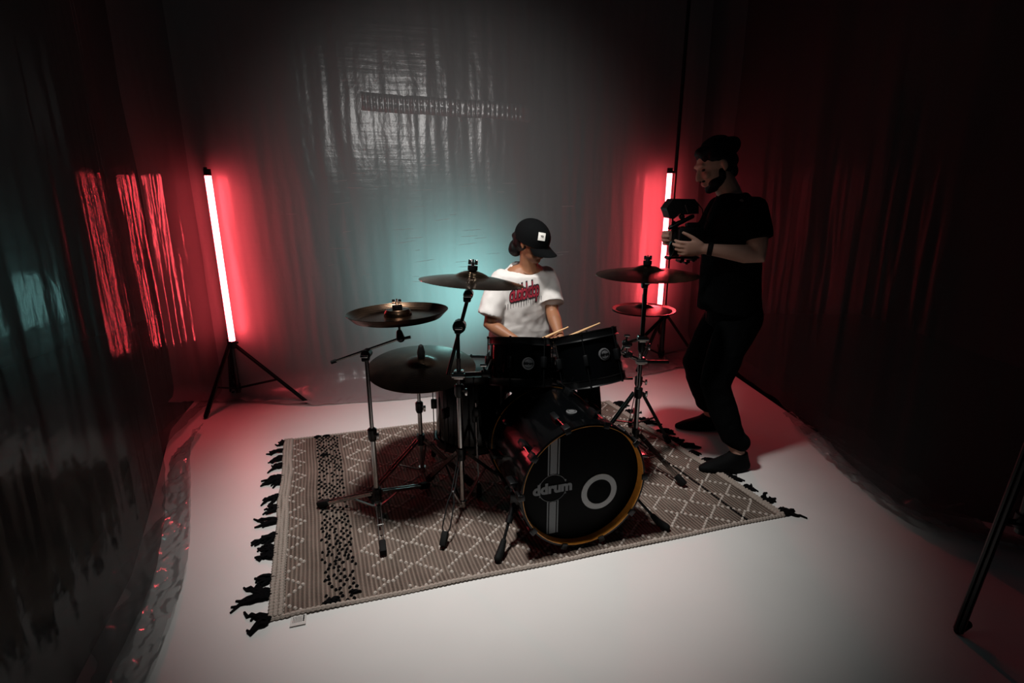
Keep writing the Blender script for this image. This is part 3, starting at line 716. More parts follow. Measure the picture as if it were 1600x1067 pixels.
# china on its boom
t = cym_stand('chrome boom stand with low flat legs carrying the dark upturned cymbal', (-.662, 2.28), .115, .035, [(-.56, 1.955), (-.965, 2.32), (-.452, 2.50)],
              [(.03, .445, .0125), (.44, .815, .0095)], legm='dull_steel', mid=.42)
knuckle(t, (-.660, 2.28, .83), .022)
MB().tube([(-.818, 2.275, .792), (-.50, 2.275, .905)], .0062, 10).build('boom_arm', 'dull_steel', t)
MB().tube([(-.822, 2.275, .7905), (-.80, 2.275, .7985)], .009, 10).build('end_cap', 'black_rubber', t)
tl_ = MB().limb([(-.50, 2.275, .905, .020), (-.505, 2.28, .93, .014)], 10); tl_.tube([(-.50, 2.275, .90), (-.455, 2.275, .91)], .007, 8); tl_.build('tilter', 'black_metal', t)
axc = Vector((-.03, -.05, 1)).normalized()
MB().tube([(-.503, 2.28, .92), Vector((-.507, 2.28, 1.01))], .0055, 8).build('tilter_rod', 'dull_steel', t)
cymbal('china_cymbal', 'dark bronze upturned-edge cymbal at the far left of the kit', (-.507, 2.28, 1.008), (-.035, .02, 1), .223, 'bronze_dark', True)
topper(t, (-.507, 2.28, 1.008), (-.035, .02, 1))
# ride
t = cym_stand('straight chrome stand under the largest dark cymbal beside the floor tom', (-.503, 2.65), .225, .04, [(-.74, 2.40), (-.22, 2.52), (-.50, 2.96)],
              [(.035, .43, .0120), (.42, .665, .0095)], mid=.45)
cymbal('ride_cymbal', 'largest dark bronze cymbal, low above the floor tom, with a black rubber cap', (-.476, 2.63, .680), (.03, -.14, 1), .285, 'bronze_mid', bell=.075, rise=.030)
MB().tube([(-.503, 2.65, .655), (-.480, 2.635, .675)], .008, 8).build('tilter', 'black_metal', t)
topper(t, (-.476, 2.63, .680), (.03, -.14, 1), sleeve=True)
# left crash
t = cym_stand('chrome boom stand with wire leg in front of the floor tom, carrying the bright cymbal', (-.247, 2.31), .315, .04, [(-.306, 2.005), (.0, 2.50), (-.455, 2.56)],
              [(.03, .655, .0130), (.64, .80, .0105)], wire=0, mid=.42)
MB().tube([(-.247, 2.31, .78), (-.247, 2.31, .935)], .0085, 12).build('tube', 'black_metal', t)
knuckle(t, (-.238, 2.31, .952), .030)
MB().tube([(-.300, 2.325, .715), (-.196, 2.31, 1.085)], .0085, 12).build('boom_arm', 'black_metal', t)
knuckle(t, (-.194, 2.31, 1.098), .022, 'tilter')
MB().tube([(-.194, 2.31, 1.10), (-.180, 2.31, 1.175)], .0055, 8).build('tilter_rod', 'dull_steel', t)
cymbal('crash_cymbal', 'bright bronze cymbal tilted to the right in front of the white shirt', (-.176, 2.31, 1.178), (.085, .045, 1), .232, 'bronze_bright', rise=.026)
topper(t, (-.176, 2.31, 1.178), (.085, .045, 1))
# tom clamp on the left crash stand
def clampset(t, z, mast, hold, bracket):
    x, y = mast; c = MB(); c.box((x, y, z), (.05, .05, .038), bev=.008); c.tube([(x-.03, y-.02, z), (x+.03, y-.02, z)], .012, 10); o = c.build('clamp', 'dull_steel', t)
    h = Vector(hold); b = Vector(bracket)
    MB().tube([(x, y, z), h], .0105, 12).build('clamp_arm', 'dull_steel', t)
    k = MB(); k.ell(h, .021); k.box(h+Vector((.012, 0, 0)), (.045, .04, .03), bev=.007); k.build('clamp_ball', 'black_metal', t)
    MB().tube([h, (h+b)/2+Vector((0, 0, -.02)), b], .0095, 12).build('clamp_rod', 'dull_steel', t)
    wn = MB().tube([h+Vector((0, -.015, .015)), h+Vector((0, -.02, .045))], .005, 8); wn.box(h+Vector((0, -.021, .048)), (.034, .008, .014), bev=.003); wn.build('wing_screw', 'chrome', t)
clampset(t, .720, (-.247, 2.31), (-.135, 2.40, .695), (-.10, 2.50, .73))
# right crash, doubling as tom stand
t = cym_stand('black-collared chrome stand beside the tilted tom, carrying the highest right cymbal', (.706, 2.75), .215, .04, [(.922, 2.515), (.46, 2.64), (.76, 3.06)],
              [(.035, .475, .0135), (.46, .745, .0115), (.73, 1.085, .0115)], mid=.45)
knuckle(t, (.706, 2.75, 1.085), .020, 'tilter')
MB().tube([(.706, 2.75, 1.08), (.708, 2.75, 1.14)], .0055, 8).build('tilter_rod', 'dull_steel', t)
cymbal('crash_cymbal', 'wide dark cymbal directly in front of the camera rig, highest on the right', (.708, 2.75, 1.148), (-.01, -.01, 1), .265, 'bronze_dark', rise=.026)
topper(t, (.708, 2.75, 1.148), (-.01, -.01, 1)); MB().tube([(.708, 2.75, 1.175), (.708, 2.75, 1.215)], .013, 12).build('quick_nut', 'black_plastic', t)
clampset(t, .648, (.706, 2.75), (.612, 2.70, .700), (.545, 2.66, .775))
clampset(t, .775, (.706, 2.75), (.63, 2.80, .735), (.60, 2.84, .66))
MB().tube([(.585, 2.70, .66), (.60, 2.70, .56), (.66, 2.72, .555)], .008, 10).build('bent_rod', 'dull_steel', t)
MB().tube([(.70, 2.74, .645), (.86, 2.75, .640)], .010, 10).build('cross_rod', 'black_metal', t)
MB().tube([(.706, 2.75, .775), (.84, 2.86, .86)], .010, 10).build('cross_rod', 'black_metal', t)
# hi-hat
t = cym_stand('black tripod stand of the red-lit paired cymbals', (.762, 2.98), .375, .17, [(.50, 2.93), (.985, 3.02), (.80, 3.28)],
              [(.04, .46, .0135), (.45, .86, .0105)], legm='black_metal', metal='black_metal', name='hi_hat_stand', mid=.5)
MB().tube([(.762, 2.98, .85), (.762, 2.98, 1.06)], .004, 8).build('pull_rod', 'dull_steel', t)
MB().tube([(.762, 2.98, .93), (.762, 2.98, .975)], .012, 12).build('clutch', 'black_metal', t)
MB().box((.74, 2.86, .045), (.09, .26, .018), Matrix.Rotation(R(-14), 3, 'X'), .004).build('pedal', 'dull_steel', t)
cymbal('hi_hat_cymbal', 'upper of the paired red-lit cymbals in front of the right tube', (.762, 2.98, .902), (.0, .01, 1), .180, 'bronze_mid', bell=.05, rise=.020, bellh=.02)
o = cymbal('hi_hat_cymbal', 'lower of the paired red-lit cymbals, upturned beneath its twin', (.762, 2.98, .868), (0, .01, -1), .180, 'bronze_mid', bell=.05, rise=.020, bellh=.02)

# ---------------------------------------------------------------- throne and sticks
th = thing('drum_throne', (.05, 3.24, 0), 'round padded drum stool under the seated drummer', 'stool')
MB().lathe([(.0001, .40), (.15, .40), (.165, .415), (.168, .45), (.15, .475), (.0001, .482)], Matrix.Translation((.05, 3.24, 0)), 32).build('seat', 'blue_seat', th)
MB().tube([(.05, 3.24, .10), (.05, 3.24, .41)], .016, 12).build('tube', 'dull_steel', th)
for k in range(3):
    a = 2*math.pi*k/3+.5; d = Vector((math.cos(a), math.sin(a), 0))
    l = MB().tube([Vector((.05, 3.24, .28)), Vector((.05, 3.24, G+.016))+d*.27], .010, 8).build('leg', 'dull_steel', th)
    MB().ell(Vector((.05, 3.24, G+.018))+d*.27, .018).build('rubber_foot', 'black_rubber', l)
def stick(a, b, label):
    a, b = Vector(a), Vector(b); d = b-a; mb = MB().tube([a, a+d*.01, a+d*.75, a+d*.95, a+d*.965, a+d*.985, a+d], [.0055, .0072, .0072, .0042, .0046, .005, .002], 12)
    return recenter(tag(mb.build('drumstick', 'stick_wood'), label, 'drumstick', 'drumsticks'), a)

# ---------------------------------------------------------------- people
def hand(mb, W, d, n, side, curl, L=.18, thumb=(.55, .35), spread=.10, rf=.0088):
    # W wrist, d forward, n out of the palm, s across towards the thumb
    d = Vector(d).normalized(); n = Vector(n); n = (n-d*n.dot(d)).normalized(); s = d.cross(n)*side; W = Vector(W); k = L/.18
    mb.rings([(W-d*.01, s*.025*k, n*.019*k), (W+d*.02*k, s*.030*k, n*.018*k), (W+d*.05*k, s*.039*k, n*.0165*k), (W+d*.085*k, s*.041*k, n*.0135*k), (W+d*.096*k, s*.036*k, n*.009*k)], 16)
    for i, (o, ln) in enumerate(((.030, .072), (.010, .080), (-.010, .075), (-.029, .058))):
        c = curl[i] if isinstance(curl, (list, tuple)) else curl
        p = W+d*(.086-.004*abs(i-1))*k+s*o*k; ang = c*.45; sd = s*(o*spread*4); pts = [(*(p-d*.02*k), rf*1.05*k)]
        pts.append((*p, rf*1.05*k))
        for j, fr in enumerate((.45, .31, .24)):
            dd = (d*math.cos(ang)+n*math.sin(ang)+sd).normalized(); p = p+dd*ln*fr*k; pts.append((*p, rf*(1, .93, .82)[j]*k)); ang += c*(1.0, .8, .5)[j]
        mb.limb(pts, 8)
    a, b = thumb; p = W+d*.022*k+s*.024*k; dd = (d*(1-a)+s*a+n*b).normalized(); pts = [(*p, .0145*k)]
    for j, ln in enumerate((.042, .034, .028)):
        p = p+dd*ln*k; pts.append((*p, (.0115, .0100, .0085)[j]*k)); dd = (dd+d*.28+n*.10).normalized()
    mb.limb(pts, 8)
    return W+d*.06*k+n*.02*k
def head(mb, c, fwd, up, k=1.0, beard=False):
    # c centre of skull; face looks along fwd
    f = Vector(fwd).normalized(); u = Vector(up); u = (u-f*u.dot(f)).normalized(); s = f.cross(u); c = Vector(c)
    B = Matrix((s, f, u)).transposed()
    def E(o, r): mb.ell(c+B @ (Vector(o)*k), tuple(q*k for q in r), B, 18, 12)
    E((0, -.012, .025), (.074, .096, .088)); E((0, .02, -.03), (.062, .072, .085)); E((0, .040, -.082), (.040, .042, .036)); E((0, .062, -.098), (.022, .022, .018))
    E((.03, .03, -.062), (.030, .045, .038)); E((-.03, .03, -.062), (.030, .045, .038))
    E((0, .078, .032), (.052, .018, .014)); E((.032, .070, -.022), (.024, .020, .018)); E((-.032, .070, -.022), (.024, .020, .018))
    mb.limb([(*(c+B @ (Vector((0, .084, .02))*k)), .009*k), (*(c+B @ (Vector((0, .104, -.018))*k)), .0115*k), (*(c+B @ (Vector((0, .106, -.028))*k)), .0125*k)], 10)
    E((.012, .094, -.031), (.009, .010, .007)); E((-.012, .094, -.031), (.009, .010, .007))
    E((0, .086, -.058), (.024, .012, .006)); E((0, .084, -.068), (.021, .012, .007))
    for q in (-1, 1):
        E((q*.077, -.014, -.006), (.009, .017, .027)); E((q*.078, -.006, -.028), (.006, .009, .010))
    return B, c, k
def eyes(hd, parent):
    B, c, k = hd
    for q in (-1, 1): MB().ell(c+B @ (Vector((q*.031, .078, .008))*k), tuple(v*k for v in (.013, .010, .0065)), B, 10, 8).build('eye', 'eye_dark', parent)

def fold_post(seed, a, fx=9, fz=5):
    def f(p, n):
        w_ = nz(p.x*fx+p.z*3, p.y*fx, p.z*fz+seed); v = abs(nz(p.x*6-p.z*7, p.y*6, p.z*9+seed*2)); return a*(w_*1.0+(.35-v)*.9)+a*.35*nz(p.x*28, p.y*28, p.z*22+seed)
    return f

# ---- drummer
dr_ = thing('person', (.06, 3.2, 0), 'seated drummer in a white printed t-shirt and black cap looking down', 'person')
ty = R(16); TF = Vector((math.sin(ty), -math.cos(ty), 0)); TS = Vector((math.cos(ty), math.sin(ty), 0))   # chest direction, viewer-right direction
C0 = Vector((.055, 3.17, 0))
def tor(z, fwd, rs, rf, side=0.0): return (C0+TF*fwd+TS*side+Vector((0, 0, z)), TS*rs, TF*rf)
SR = C0+TF*.07+TS*-.145+Vector((0, 0, 1.055)); SLf = C0+TF*.07+TS*.140+Vector((0, 0, 1.055))     # his right (viewer left), his left
ER = Vector((-.132, 2.985, .795)); WR = Vector((.02, 2.865, .735)); EL = Vector((.238, 3.03, .855)); WL = Vector((.272, 2.86, .748))
HC = C0+TF*.175+TS*.016+Vector((0, 0, 1.275)); hf = Vector((.68, -.52, -.36)); hu = Vector((.25, -.35, .95))
b = MB()
b.rings([tor(.47, 0, .15, .12), tor(.55, 0, .17, .13), tor(.70, .02, .145, .11), tor(.85, .04, .15, .11), tor(.98, .06, .165, .115), tor(1.07, .07, .155, .10), tor(1.12, .08, .09, .07), tor(1.135, .085, .05, .05)])
b.limb([(*(C0+TF*.09+Vector((0, 0, 1.06))), .062), (*(C0+TF*.12+TS*.01+Vector((0, 0, 1.14))), .055), (*(HC-hf.normalized()*.03-Vector((0, 0, .05))), .053)])
for S, E_, W_, hn, sd, cu, hv in ((SR, ER, WR, Vector((0, 0, -1)), 1, (1.15, 1.2, 1.25, 1.3), Vector((.75, -.35, -.12))), (SLf, EL, WL, Vector((0, 0, -1)), -1, (1.15, 1.2, 1.25, 1.3), Vector((-.75, -.45, -.12)))):
    b.limb([(*(S-Vector((0, 0, .01))), .055), (*S.lerp(E_, .3), .052), (*S.lerp(E_, .7), .043), (*E_, .038), (*E_.lerp(W_, .3), .040), (*E_.lerp(W_, .7), .030), (*W_, .0245)])
    hand(b, W_, hv, hn, sd, cu, L=.175, thumb=(.35, .5))
HIPR, HIPL = C0+TS*-.10+Vector((0, 0, .545)), C0+TS*.10+Vector((0, 0, .545))
KR, KL = Vector((-.16, 2.83, .53)), Vector((.425, 2.80, .525)); AR, AL = Vector((.02, 2.70, .10)), Vector((.47, 2.80, .10))
for H_, K_, A_ in ((HIPR, KR, AR), (HIPL, KL, AL)): b.limb([(*H_, .085), (*H_.lerp(K_, .5), .072), (*K_, .052), (*K_.lerp(A_, .35), .050), (*A_, .036), (*(A_+Vector((0, -.05, -.05))), .035), (*(A_+Vector((0, -.15, -.066))), .022)])
hd1 = head(b, HC, hf, hu, .96)
fused('body', b, 'skin_warm', dr_, .005, 4); eyes(hd1, dr_)
# shirt: boxy with wide sleeves to the elbow
s = MB()
s.rings([tor(.60, .0, .205, .150), tor(.70, .015, .200, .150), tor(.80, .03, .19, .145), tor(.95, .055, .190, .140), tor(1.03, .07, .185, .130), tor(1.075, .08, .165, .112), tuple(tor(1.098, .085, .122, .0)[:2])+(TF*.090+Vector((0, 0, -.022)),), tuple(tor(1.112, .088, .088, .0)[:2])+(TF*.086+Vector((0, 0, -.034)),)], 32)
for S, E_, dn in ((SR, ER, Vector((-.005, 0, .03))), (SLf, EL, Vector((.0, 0, .035)))):
    e = S.lerp(E_, .93)+dn; s.limb([(*S, .056), (*S.lerp(e, .35), .066), (*S.lerp(e, .7), .070)]); d = (e-S).normalized(); u, v, _ = frame(d)
    s.rings([(S.lerp(e, .3), u*.066, v*.068), (S.lerp(e, .7), u*.073, v*.072), (e, u*.080, v*.074)], 24)
shirt = fused('t_shirt', s, 'white_cotton', dr_, .006, 10, fold_post(2.0, .010))
nk = MB(); cc = C0+TF*.098+TS*.004+Vector((0, 0, 1.118)); 
nk.tube([cc+TS*.086*math.cos(a)+TF*(.083*math.sin(a)-.008)-Vector((0, 0, .036*max(-.35, math.sin(a))+.006)) for a in [2*math.pi*i/36 for i in range(37)]], .0075, 8); nk.build('collar', 'white_cotton', shirt)
nl_ = MB(); nl_.tube([cc+TS*.060*math.cos(a)+TF*(.068*math.sin(a)+.004)-Vector((0, 0, .045*max(0, math.sin(a))-.012)) for a in [2*math.pi*i/36 for i in range(37)]], .0016, 6); nl_.build('necklace', 'chrome', dr_)
# print on the chest, laid onto the cloth
def on_cloth(mb, ob, off):
    o_ = org(ob); bvh = BVHTree.FromPolygons([v.co+o_ for v in ob.data.vertices], [tuple(p.vertices) for p in ob.data.polygons]); out = []
    for v in mb.v:
        p = C0+TS*v.x+TF*.6+Vector((0, 0, v.y)); h = bvh.ray_cast(p, -TF); out.append((h[0] if h[0] is not None else p-TF*.47)+TF*(off+v.z))
    mb.v = out; return mb
def subdiv(mb, n=2):
    me = mb.mesh('q'); bm = bmesh.new(); bm.from_mesh(me); bmesh.ops.triangulate(bm, faces=bm.faces[:])
    for _ in range(n):
        es = [e for e in bm.edges if e.calc_length() > .010]
        if es: bmesh.ops.subdivide_edges(bm, edges=es, cuts=1); bmesh.ops.triangulate(bm, faces=bm.faces[:])
    bm.verts.index_update(); mb.v = [v.co.copy() for v in bm.verts]; mb.f = [tuple(v.index for v in f.verts) for f in bm.faces]; bm.free(); bpy.data.meshes.remove(me); return mb
def arch(mb, yb):                        # lettering curves down to the left
    for v in mb.v: v.x = v.x*1.06-.034; v.y = v.y*2.3+yb-.9*(v.x-.03)**2*(1 if v.x < .03 else .3)+v.x*.12
    return mb
tb = text_mb('dublokdop', .058, .0, .0042, spacing=.80, sx=.80)
for q in range(16):
    x = -.100+.0130*q; h = random.uniform(.006, .018); tb.add([(x-.0016, -.020, 0), (x+.0016, -.020, 0), (x+.0008, -.020-h, 0), (x-.0008, -.020-h, 0)], [(0, 1, 2, 3)])
on_cloth(subdiv(arch(tb, 1.0)), shirt, .0022).build('print_outline', 'print_black', shirt, False)
on_cloth(subdiv(arch(text_mb('dublokdop', .058, .0, .0006, spacing=.80, sx=.80), 1.0)), shirt, .0034).build('print_lettering', 'print_red', shirt, False)
# trousers
p_ = MB()
p_.rings([tor(.46, -.01, .165, .135), tor(.55, 0, .185, .145), tor(.66, .01, .17, .13)])
for H_, K_, A_ in ((HIPR, KR, AR), (HIPL, KL, AL)): p_.limb([(*H_, .098), (*H_.lerp(K_, .5), .088), (*K_, .073), (*K_.lerp(A_, .4), .070), (*(A_+Vector((0, 0, .02))), .060)])
fused('trousers', p_, 'black_denim', dr_, .007, 5, fold_post(5.0, .005))
for A_ in (AR, AL):
    sh = MB(); sh.rings([(A_+Vector((0, .03, -.02)), (.036, 0, 0), (0, .045, 0)), (A_+Vector((0, .0, -.06)), (.042, 0, 0), (0, .085, 0)), (A_+Vector((0, -.04, -.088)), (.045, 0, 0), (0, .135, 0))]); sh.ell(A_+Vector((0, -.11, -.066)), (.042, .07, .028))
    for v in sh.v: v.z = max(v.z, G)
    fused('shoe', sh, 'shoe_black', dr_, .006, 3)
# cap and hair
B, c, k = hd1
hr = MB(); hr.ell(c+B @ (Vector((0, -.052, -.012))*k), tuple(q*k for q in (.083, .082, .082)), B); 
hr.ell(c+B @ (Vector((.018, -.090, -.080))*k), tuple(q*k for q in (.056, .044, .062)), B); hr.ell(c+B @ (Vector((.03, -.108, -.012))*k), tuple(q*k for q in (.028, .026, .024)), B)
# keep hair off the face by building it behind the ears only
fused('hair', hr, 'hair_black', dr_, .005, 3, fold_post(9, .004, 30, 20))
cp = MB(); prof = []
for i in range(11): a = math.pi/2*i/10; prof.append((max(.0001, math.sin(a))*1.0, math.cos(a)))
Mc = basis(c+B @ (Vector((0, -.012, .028))*k), B.col[0]*.090*k, B.col[1]*.117*k, B.col[2]*.098*k)
cp.lathe([(.0001, 1.0)]+[(r, z) for r, z in prof[1:]]+[(1.0, -.30), (.95, -.30), (.95, 0)]+[(r*.95, z*.95) for r, z in reversed(prof[1:-1])], Mc, 36)
cp = cp.build('cap', 'black_cotton', dr_)
br = MB(); n = 14; vs = []
for lay in (0, 1):
    for i in range(n+1):
        a = R(-62+124*i/n)
        for rr in (0, .5, 1):
            ext = (.075*math.cos(a*1.15)**.6 if abs(a*1.15) < math.pi/2 else 0)
            x = math.sin(a)*.089*(1-.06*rr); y = -.012+math.cos(a)*.116+ext*rr; z = .004-.016*rr-.030*(x/.08)**2*(.4+.6*rr)-lay*.004
            vs.append(c+B @ (Vector((x, y, z))*k))
fs = []; st = (n+1)*3
for lay in (0, 1):
    for i in range(n):
        for j in range(2): a = lay*st+i*3+j; fs.append((a, a+3, a+4, a+1) if lay == 0 else (a, a+1, a+4, a+3))
for i in range(n): fs.append((i*3+2, (i+1)*3+2, st+(i+1)*3+2, st+i*3+2))
br.add(vs, fs).build('brim', 'black_cotton', cp)
MB().ell(c+B @ (Vector((0, -.012, .126))*k), (.007, .007, .004), B, 10, 6).build('button', 'black_cotton', cp)
# white patch on the cap panel
pa = R(90-32); pe = R(27)
pn = B @ Vector((math.cos(pa)*math.cos(pe), math.sin(pa)*math.cos(pe), math.sin(pe))); 
el = Vector((.090*math.cos(pa)*math.cos(pe), .117*math.sin(pa)*math.cos(pe), .098*math.sin(pe)))
pc = c+B @ (Vector((el.x, el.y-.012, el.z+.028))*k)
nn = B @ Vector((el.x/.090**2, el.y/.117**2, el.z/.098**2)).normalized()
px = (B.col[2]).cross(nn).normalized(); py = nn.cross(px)
PM = basis(pc+nn*.0, px, py, nn); q = MB(); vs = []
for i in range(7):
    for j in range(7):
        lx, ly = -.020+.040*i/6, -.0215+.043*j/6; vs.append(PM @ Vector((lx, ly, .0042-(lx*lx+ly*ly)*4.6)))
q.add(vs, [(i*7+j, (i+1)*7+j, (i+1)*7+j+1, i*7+j+1) for i in range(6) for j in range(6)])
q.v += [v-nn*.003 for v in q.v]; q.f += [tuple(49+i for i in reversed(f)) for f in q.f]
po = q.build('patch', 'patch_white', cp, False); po['label'] = 'white square patch on black cap'
text_mb('Y3', .015, .0006, .0005, M=PM @ Matrix.Translation((0, 0, .0048))).build('patch_lettering', 'print_black', po, False)
stick((-.02, 2.80, .672), (.318, 2.86, .812), 'wooden drumstick in the hand below the shirt, left of the two')
stick((.14, 2.785, .700), (.498, 2.88, .830), 'wooden drumstick poking above the tilted tom, right of the two')

# ---- cameraman
mn = thing('person', (1.24, 2.95, 0), 'standing man in black t-shirt with tied-up hair holding a camera rig', 'person')
HCm = Vector((1.083, 2.95, 1.675)); hfm = Vector((-.90, -.10, -.42)); hum = Vector((-.42, 0, .9))
SLm, SRm = Vector((1.235, 2.765, 1.445)), Vector((1.20, 3.125, 1.45))
ELm, WLm = Vector((1.262, 2.70, 1.225)), Vector((1.015, 2.790, 1.252)); ERm, WRm = Vector((1.12, 3.19, 1.20)), Vector((.955, 3.055, 1.285))
def tm(z, x, rx, ry, y=2.95): return (Vector((x, y, z)), Vector((rx, 0, 0)), Vector((0, ry, 0)))
b = MB()
b.rings([tm(.86, 1.275, .115, .165), tm(.95, 1.27, .125, .17), tm(1.08, 1.245, .115, .145), tm(1.25, 1.215, .125, .165), tm(1.38, 1.21, .125, .185), tm(1.46, 1.215, .10, .165), tm(1.51, 1.20, .075, .10), tm(1.54, 1.185, .055, .06)])
b.limb([(1.20, 2.95, 1.47, .07), (1.165, 2.95, 1.55, .061), (1.115, 2.95, 1.63, .058)])
hd2 = head(b, HCm, hfm, hum, 1.04)
for S, E_, W_ in ((SLm, ELm, WLm), (SRm, ERm, WRm)):
    b.limb([(*S, .062), (*S.lerp(E_, .35), .060), (*S.lerp(E_, .75), .051), (*E_, .044), (*E_.lerp(W_, .25), .048), (*E_.lerp(W_, .7), .035), (*W_, .028)])
hand(b, WLm, (-1, .16, -.02), (0.05, 1, .25), -1, (.42, .48, .5, .5), L=.19, thumb=(.42, .25), spread=.35, rf=.0095)
hand(b, WRm, (-.85, -.30, .05), (.1, -1, 0), 1, (1.0, 1.05, 1.1, 1.1), L=.19, thumb=(.4, .4), rf=.0095)
HLm, HRm = Vector((1.265, 2.865, .88)), Vector((1.26, 3.05, .88)); KLm, KRm = Vector((1.135, 2.76, .505)), Vector((1.165, 3.17, .50))
ALm, ARm = Vector((1.292, 2.715, .10)), Vector((1.335, 3.27, .10))
for H_, K_, A_, dn in ((HLm, KLm, ALm, Vector((-1, -.1, 0))), (HRm, KRm, ARm, Vector((-1, .05, 0)))):
    b.limb([(*H_, .09), (*H_.lerp(K_, .5), .078), (*K_, .055), (*K_.lerp(A_, .3), .056), (*A_, .037), (*(A_+dn*.04+Vector((0, 0, -.055))), .036), (*(A_+dn*.14+Vector((0, 0, -.068))), .026)])
fused('body', b, 'skin_pale', mn, .005, 4); eyes(hd2, mn)
s = MB()
s.rings([tm(.895, 1.240, .165, .200), tm(.94, 1.238, .165, .200), tm(1.05, 1.230, .158, .195), tm(1.2, 1.222, .155, .200), tm(1.34, 1.215, .150, .208), tm(1.42, 1.218, .130, .195), tm(1.475, 1.212, .105, .150), tm(1.515, 1.200, .085, .10), tm(1.535, 1.190, .075, .075)], 32)
for S, E_ in ((SLm, ELm), (SRm, ERm)):
    e = S.lerp(E_, .62); d = (e-S).normalized(); u, v, _ = frame(d); s.limb([(*(S+Vector((0, 0, .0))), .074), (*S.lerp(e, .5), .076)]); s.rings([(S.lerp(e, .2), u*.075, v*.075), (e, u*.078, v*.074)])
fused('t_shirt', s, 'black_cotton', mn, .006, 5, fold_post(12, .006))
p_ = MB(); p_.rings([tm(.80, 1.275, .14, .185), tm(.90, 1.268, .145, .185), tm(1.0, 1.255, .13, .165)])
for H_, K_, A_ in ((HLm, KLm, ALm), (HRm, KRm, ARm)):
    p_.limb([(*(H_+Vector((.02, 0, -.02))), .112), (*H_.lerp(K_, .5), .100), (*K_, .083), (*K_.lerp(A_, .35), .080), (*K_.lerp(A_, .75), .066), (*(A_+Vector((0, 0, .075))), .056)])
fused('trousers', p_, 'black_denim', mn, .007, 5, fold_post(21, .006))
for A_, dn, z in ((ALm, Vector((-1, -.12, 0)).normalized(), G), (ARm, Vector((-1, .06, 0)).normalized(), .001)):
    sd = Vector((-dn.y, dn.x, 0)); q0 = Vector((A_.x, A_.y, 0)); sh = MB()
    sh.rings([(q0+dn*.075+Vector((0, 0, z)), dn*.155, sd*.050), (q0+dn*.075+Vector((0, 0, z+.025)), dn*.155, sd*.052), (q0+dn*.055+Vector((0, 0, z+.05)), dn*.125, sd*.046), (q0+dn*.01+Vector((0, 0, z+.085)), dn*.068, sd*.040), (q0+Vector((0, 0, z+.105)), dn*.052, sd*.038)])
    so = fused('shoe', sh, 'shoe_black', mn, .006, 3)
# hair with knot, short beard, wrist band
B, c, k = hd2
hr = MB(); E = lambda o, r: hr.ell(c+B @ (Vector(o)*k), tuple(q*k for q in r), B, 18, 12)
E((0, -.022, .050), (.083, .098, .076)); E((0, -.050, .010), (.084, .066, .078)); E((0, .030, .085), (.058, .050, .030)); E((0, -.112, .058), (.046, .046, .046)); E((0, -.03, .085), (.066, .075, .055)); E((0, -.065, -.055), (.055, .035, .040))
fused('hair', hr, 'hair_black', mn, .005, 3, fold_post(33, .006, 30, 20))
bd = MB(); E = lambda o, r: bd.ell(c+B @ (Vector(o)*k), tuple(q*k for q in r), B, 16, 10)
E((0, .042, -.088), (.042, .044, .034)); E((0, .064, -.102), (.024, .024, .018))
for q in (-1, 1): E((q*.034, .032, -.070), (.031, .045, .033)); E((q*.060, .006, -.048), (.012, .018, .034)); E((q*.014, .088, -.046), (.014, .010, .006))
fused('beard', bd, 'hair_black', mn, .005, 3, fold_post(40, .002, 40, 40))
d = (ELm-WLm).normalized(); MB().tube([WLm+d*.012, WLm+d*.016, WLm+d*.034, WLm+d*.038], [.032, .0345, .0355, .033], 20).build('wrist_band', 'black_rubber', mn)

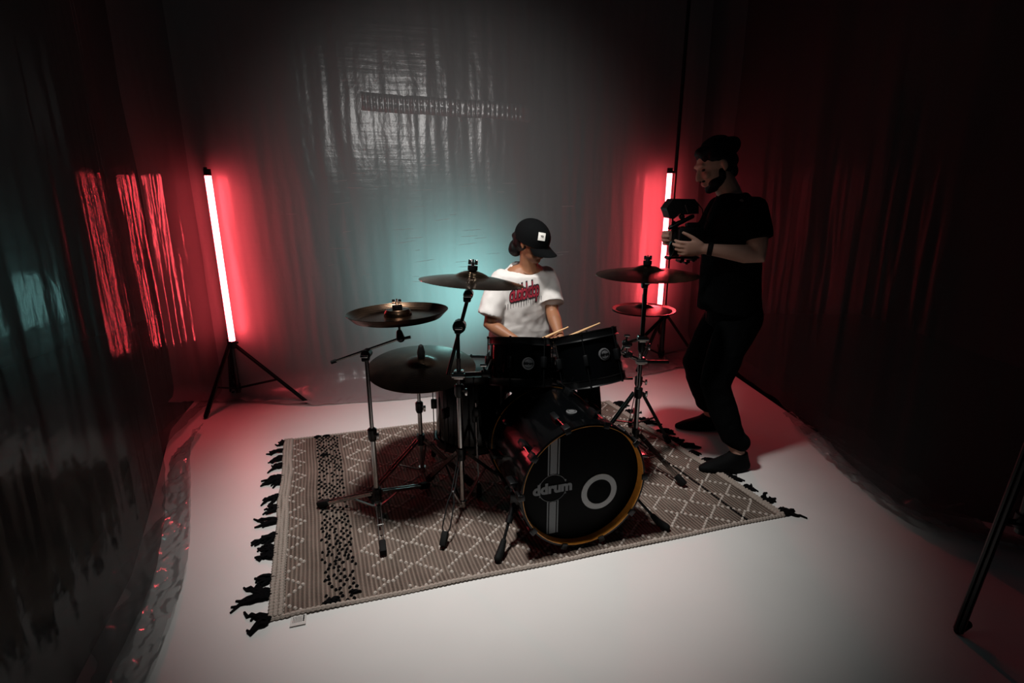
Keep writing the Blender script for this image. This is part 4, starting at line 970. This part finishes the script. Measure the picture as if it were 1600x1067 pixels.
# ---------------------------------------------------------------- camera rig in his hands
cr = thing('camera_rig', (.93, 2.93, 1.18), 'black video camera rig with hooded monitor and cable in the hands of the man', 'camera')
bdy = MB(); bdy.box((.978, 2.955, 1.315), (.135, .10, .085), bev=.012); bdy.box((.995, 2.955, 1.362), (.075, .05, .035), bev=.010); bdy.box((1.045, 2.955, 1.315), (.03, .06, .045), bev=.008)
bdy.build('camera_body', 'black_plastic', cr)
MB().lathe([(.0001, .0), (.036, .0), (.040, .005), (.040, .05), (.046, .056), (.046, .098), (.043, .102), (.036, .100), (.034, .085), (.0001, .083)], basis((.962, 2.915, 1.253), (0, 1, 0), (0, 0, 1), (-.95, -.25, -.12)), 32).build('lens', 'black_metal', cr)
MB().lathe([(.0001, .0872), (.032, .0872)], basis((.962, 2.915, 1.253), (0, 1, 0), (0, 0, 1), (-.95, -.25, -.12)), 28).build('lens_glass', 'lens_glass', cr)
mo = MB().prism([(.828, 1.456), (.862, 1.506), (.975, 1.504), (.998, 1.480), (1.003, 1.428), (.93, 1.424), (.905, 1.428), (.872, 1.400), (.852, 1.402)], 2.90, 3.02).build('monitor', 'black_plastic', cr, False)
MB().prism([(.832, 1.457), (.852, 1.408), (.849, 1.404), (.829, 1.455)], 2.91, 3.01).build('monitor_screen', 'screen_glass', mo, False)
MB().tube([(.926, 2.898, 1.474), (.944, 2.898, 1.432)], .0035, 6).build('monitor_strap', 'dull_steel', mo)
ar = MB(); ar.limb([(.865, 2.945, 1.350, .010), (.905, 2.945, 1.372, .014), (.985, 2.945, 1.412, .012)], 10); ar.ell((.922, 2.93, 1.412), .016); ar.tube([(.922, 2.93, 1.40), (.935, 2.945, 1.432)], .008, 8); ar.build('monitor_arm', 'black_metal', cr)
MB().limb([(.893, 2.965, 1.375, .012), (.905, 2.965, 1.33, .018), (.905, 2.965, 1.25, .018), (.90, 2.965, 1.22, .014)], 12).build('hand_grip', 'black_rubber', cr)
pl = MB(); pl.box((.945, 2.94, 1.192), (.17, .07, .012), bev=.003)
for x, z in ((.865, 1.187), (.93, 1.172), (.962, 1.164), (1.0, 1.178)): pl.tube([(x, 2.90, z), (x, 2.975, z)], .009, 8); pl.box((x+.008, 2.905, z+.008), (.02, .012, .018), bev=.003)
pl.build('base_plate', 'black_metal', cr)
MB().tube([(.99, 2.95, 1.482), (1.01, 2.94, 1.478), (1.032, 2.93, 1.45), (1.038, 2.93, 1.41), (1.028, 2.935, 1.385), (1.008, 2.94, 1.368)], .0028, 6).build('cable', 'black_rubber', cr)
MB().tube([(1.012, 2.94, 1.37), (1.025, 2.93, 1.39), (1.045, 2.92, 1.396), (1.065, 2.92, 1.38), (1.068, 2.925, 1.35), (1.055, 2.935, 1.325)], .0026, 6).build('cable', 'black_rubber', cr)
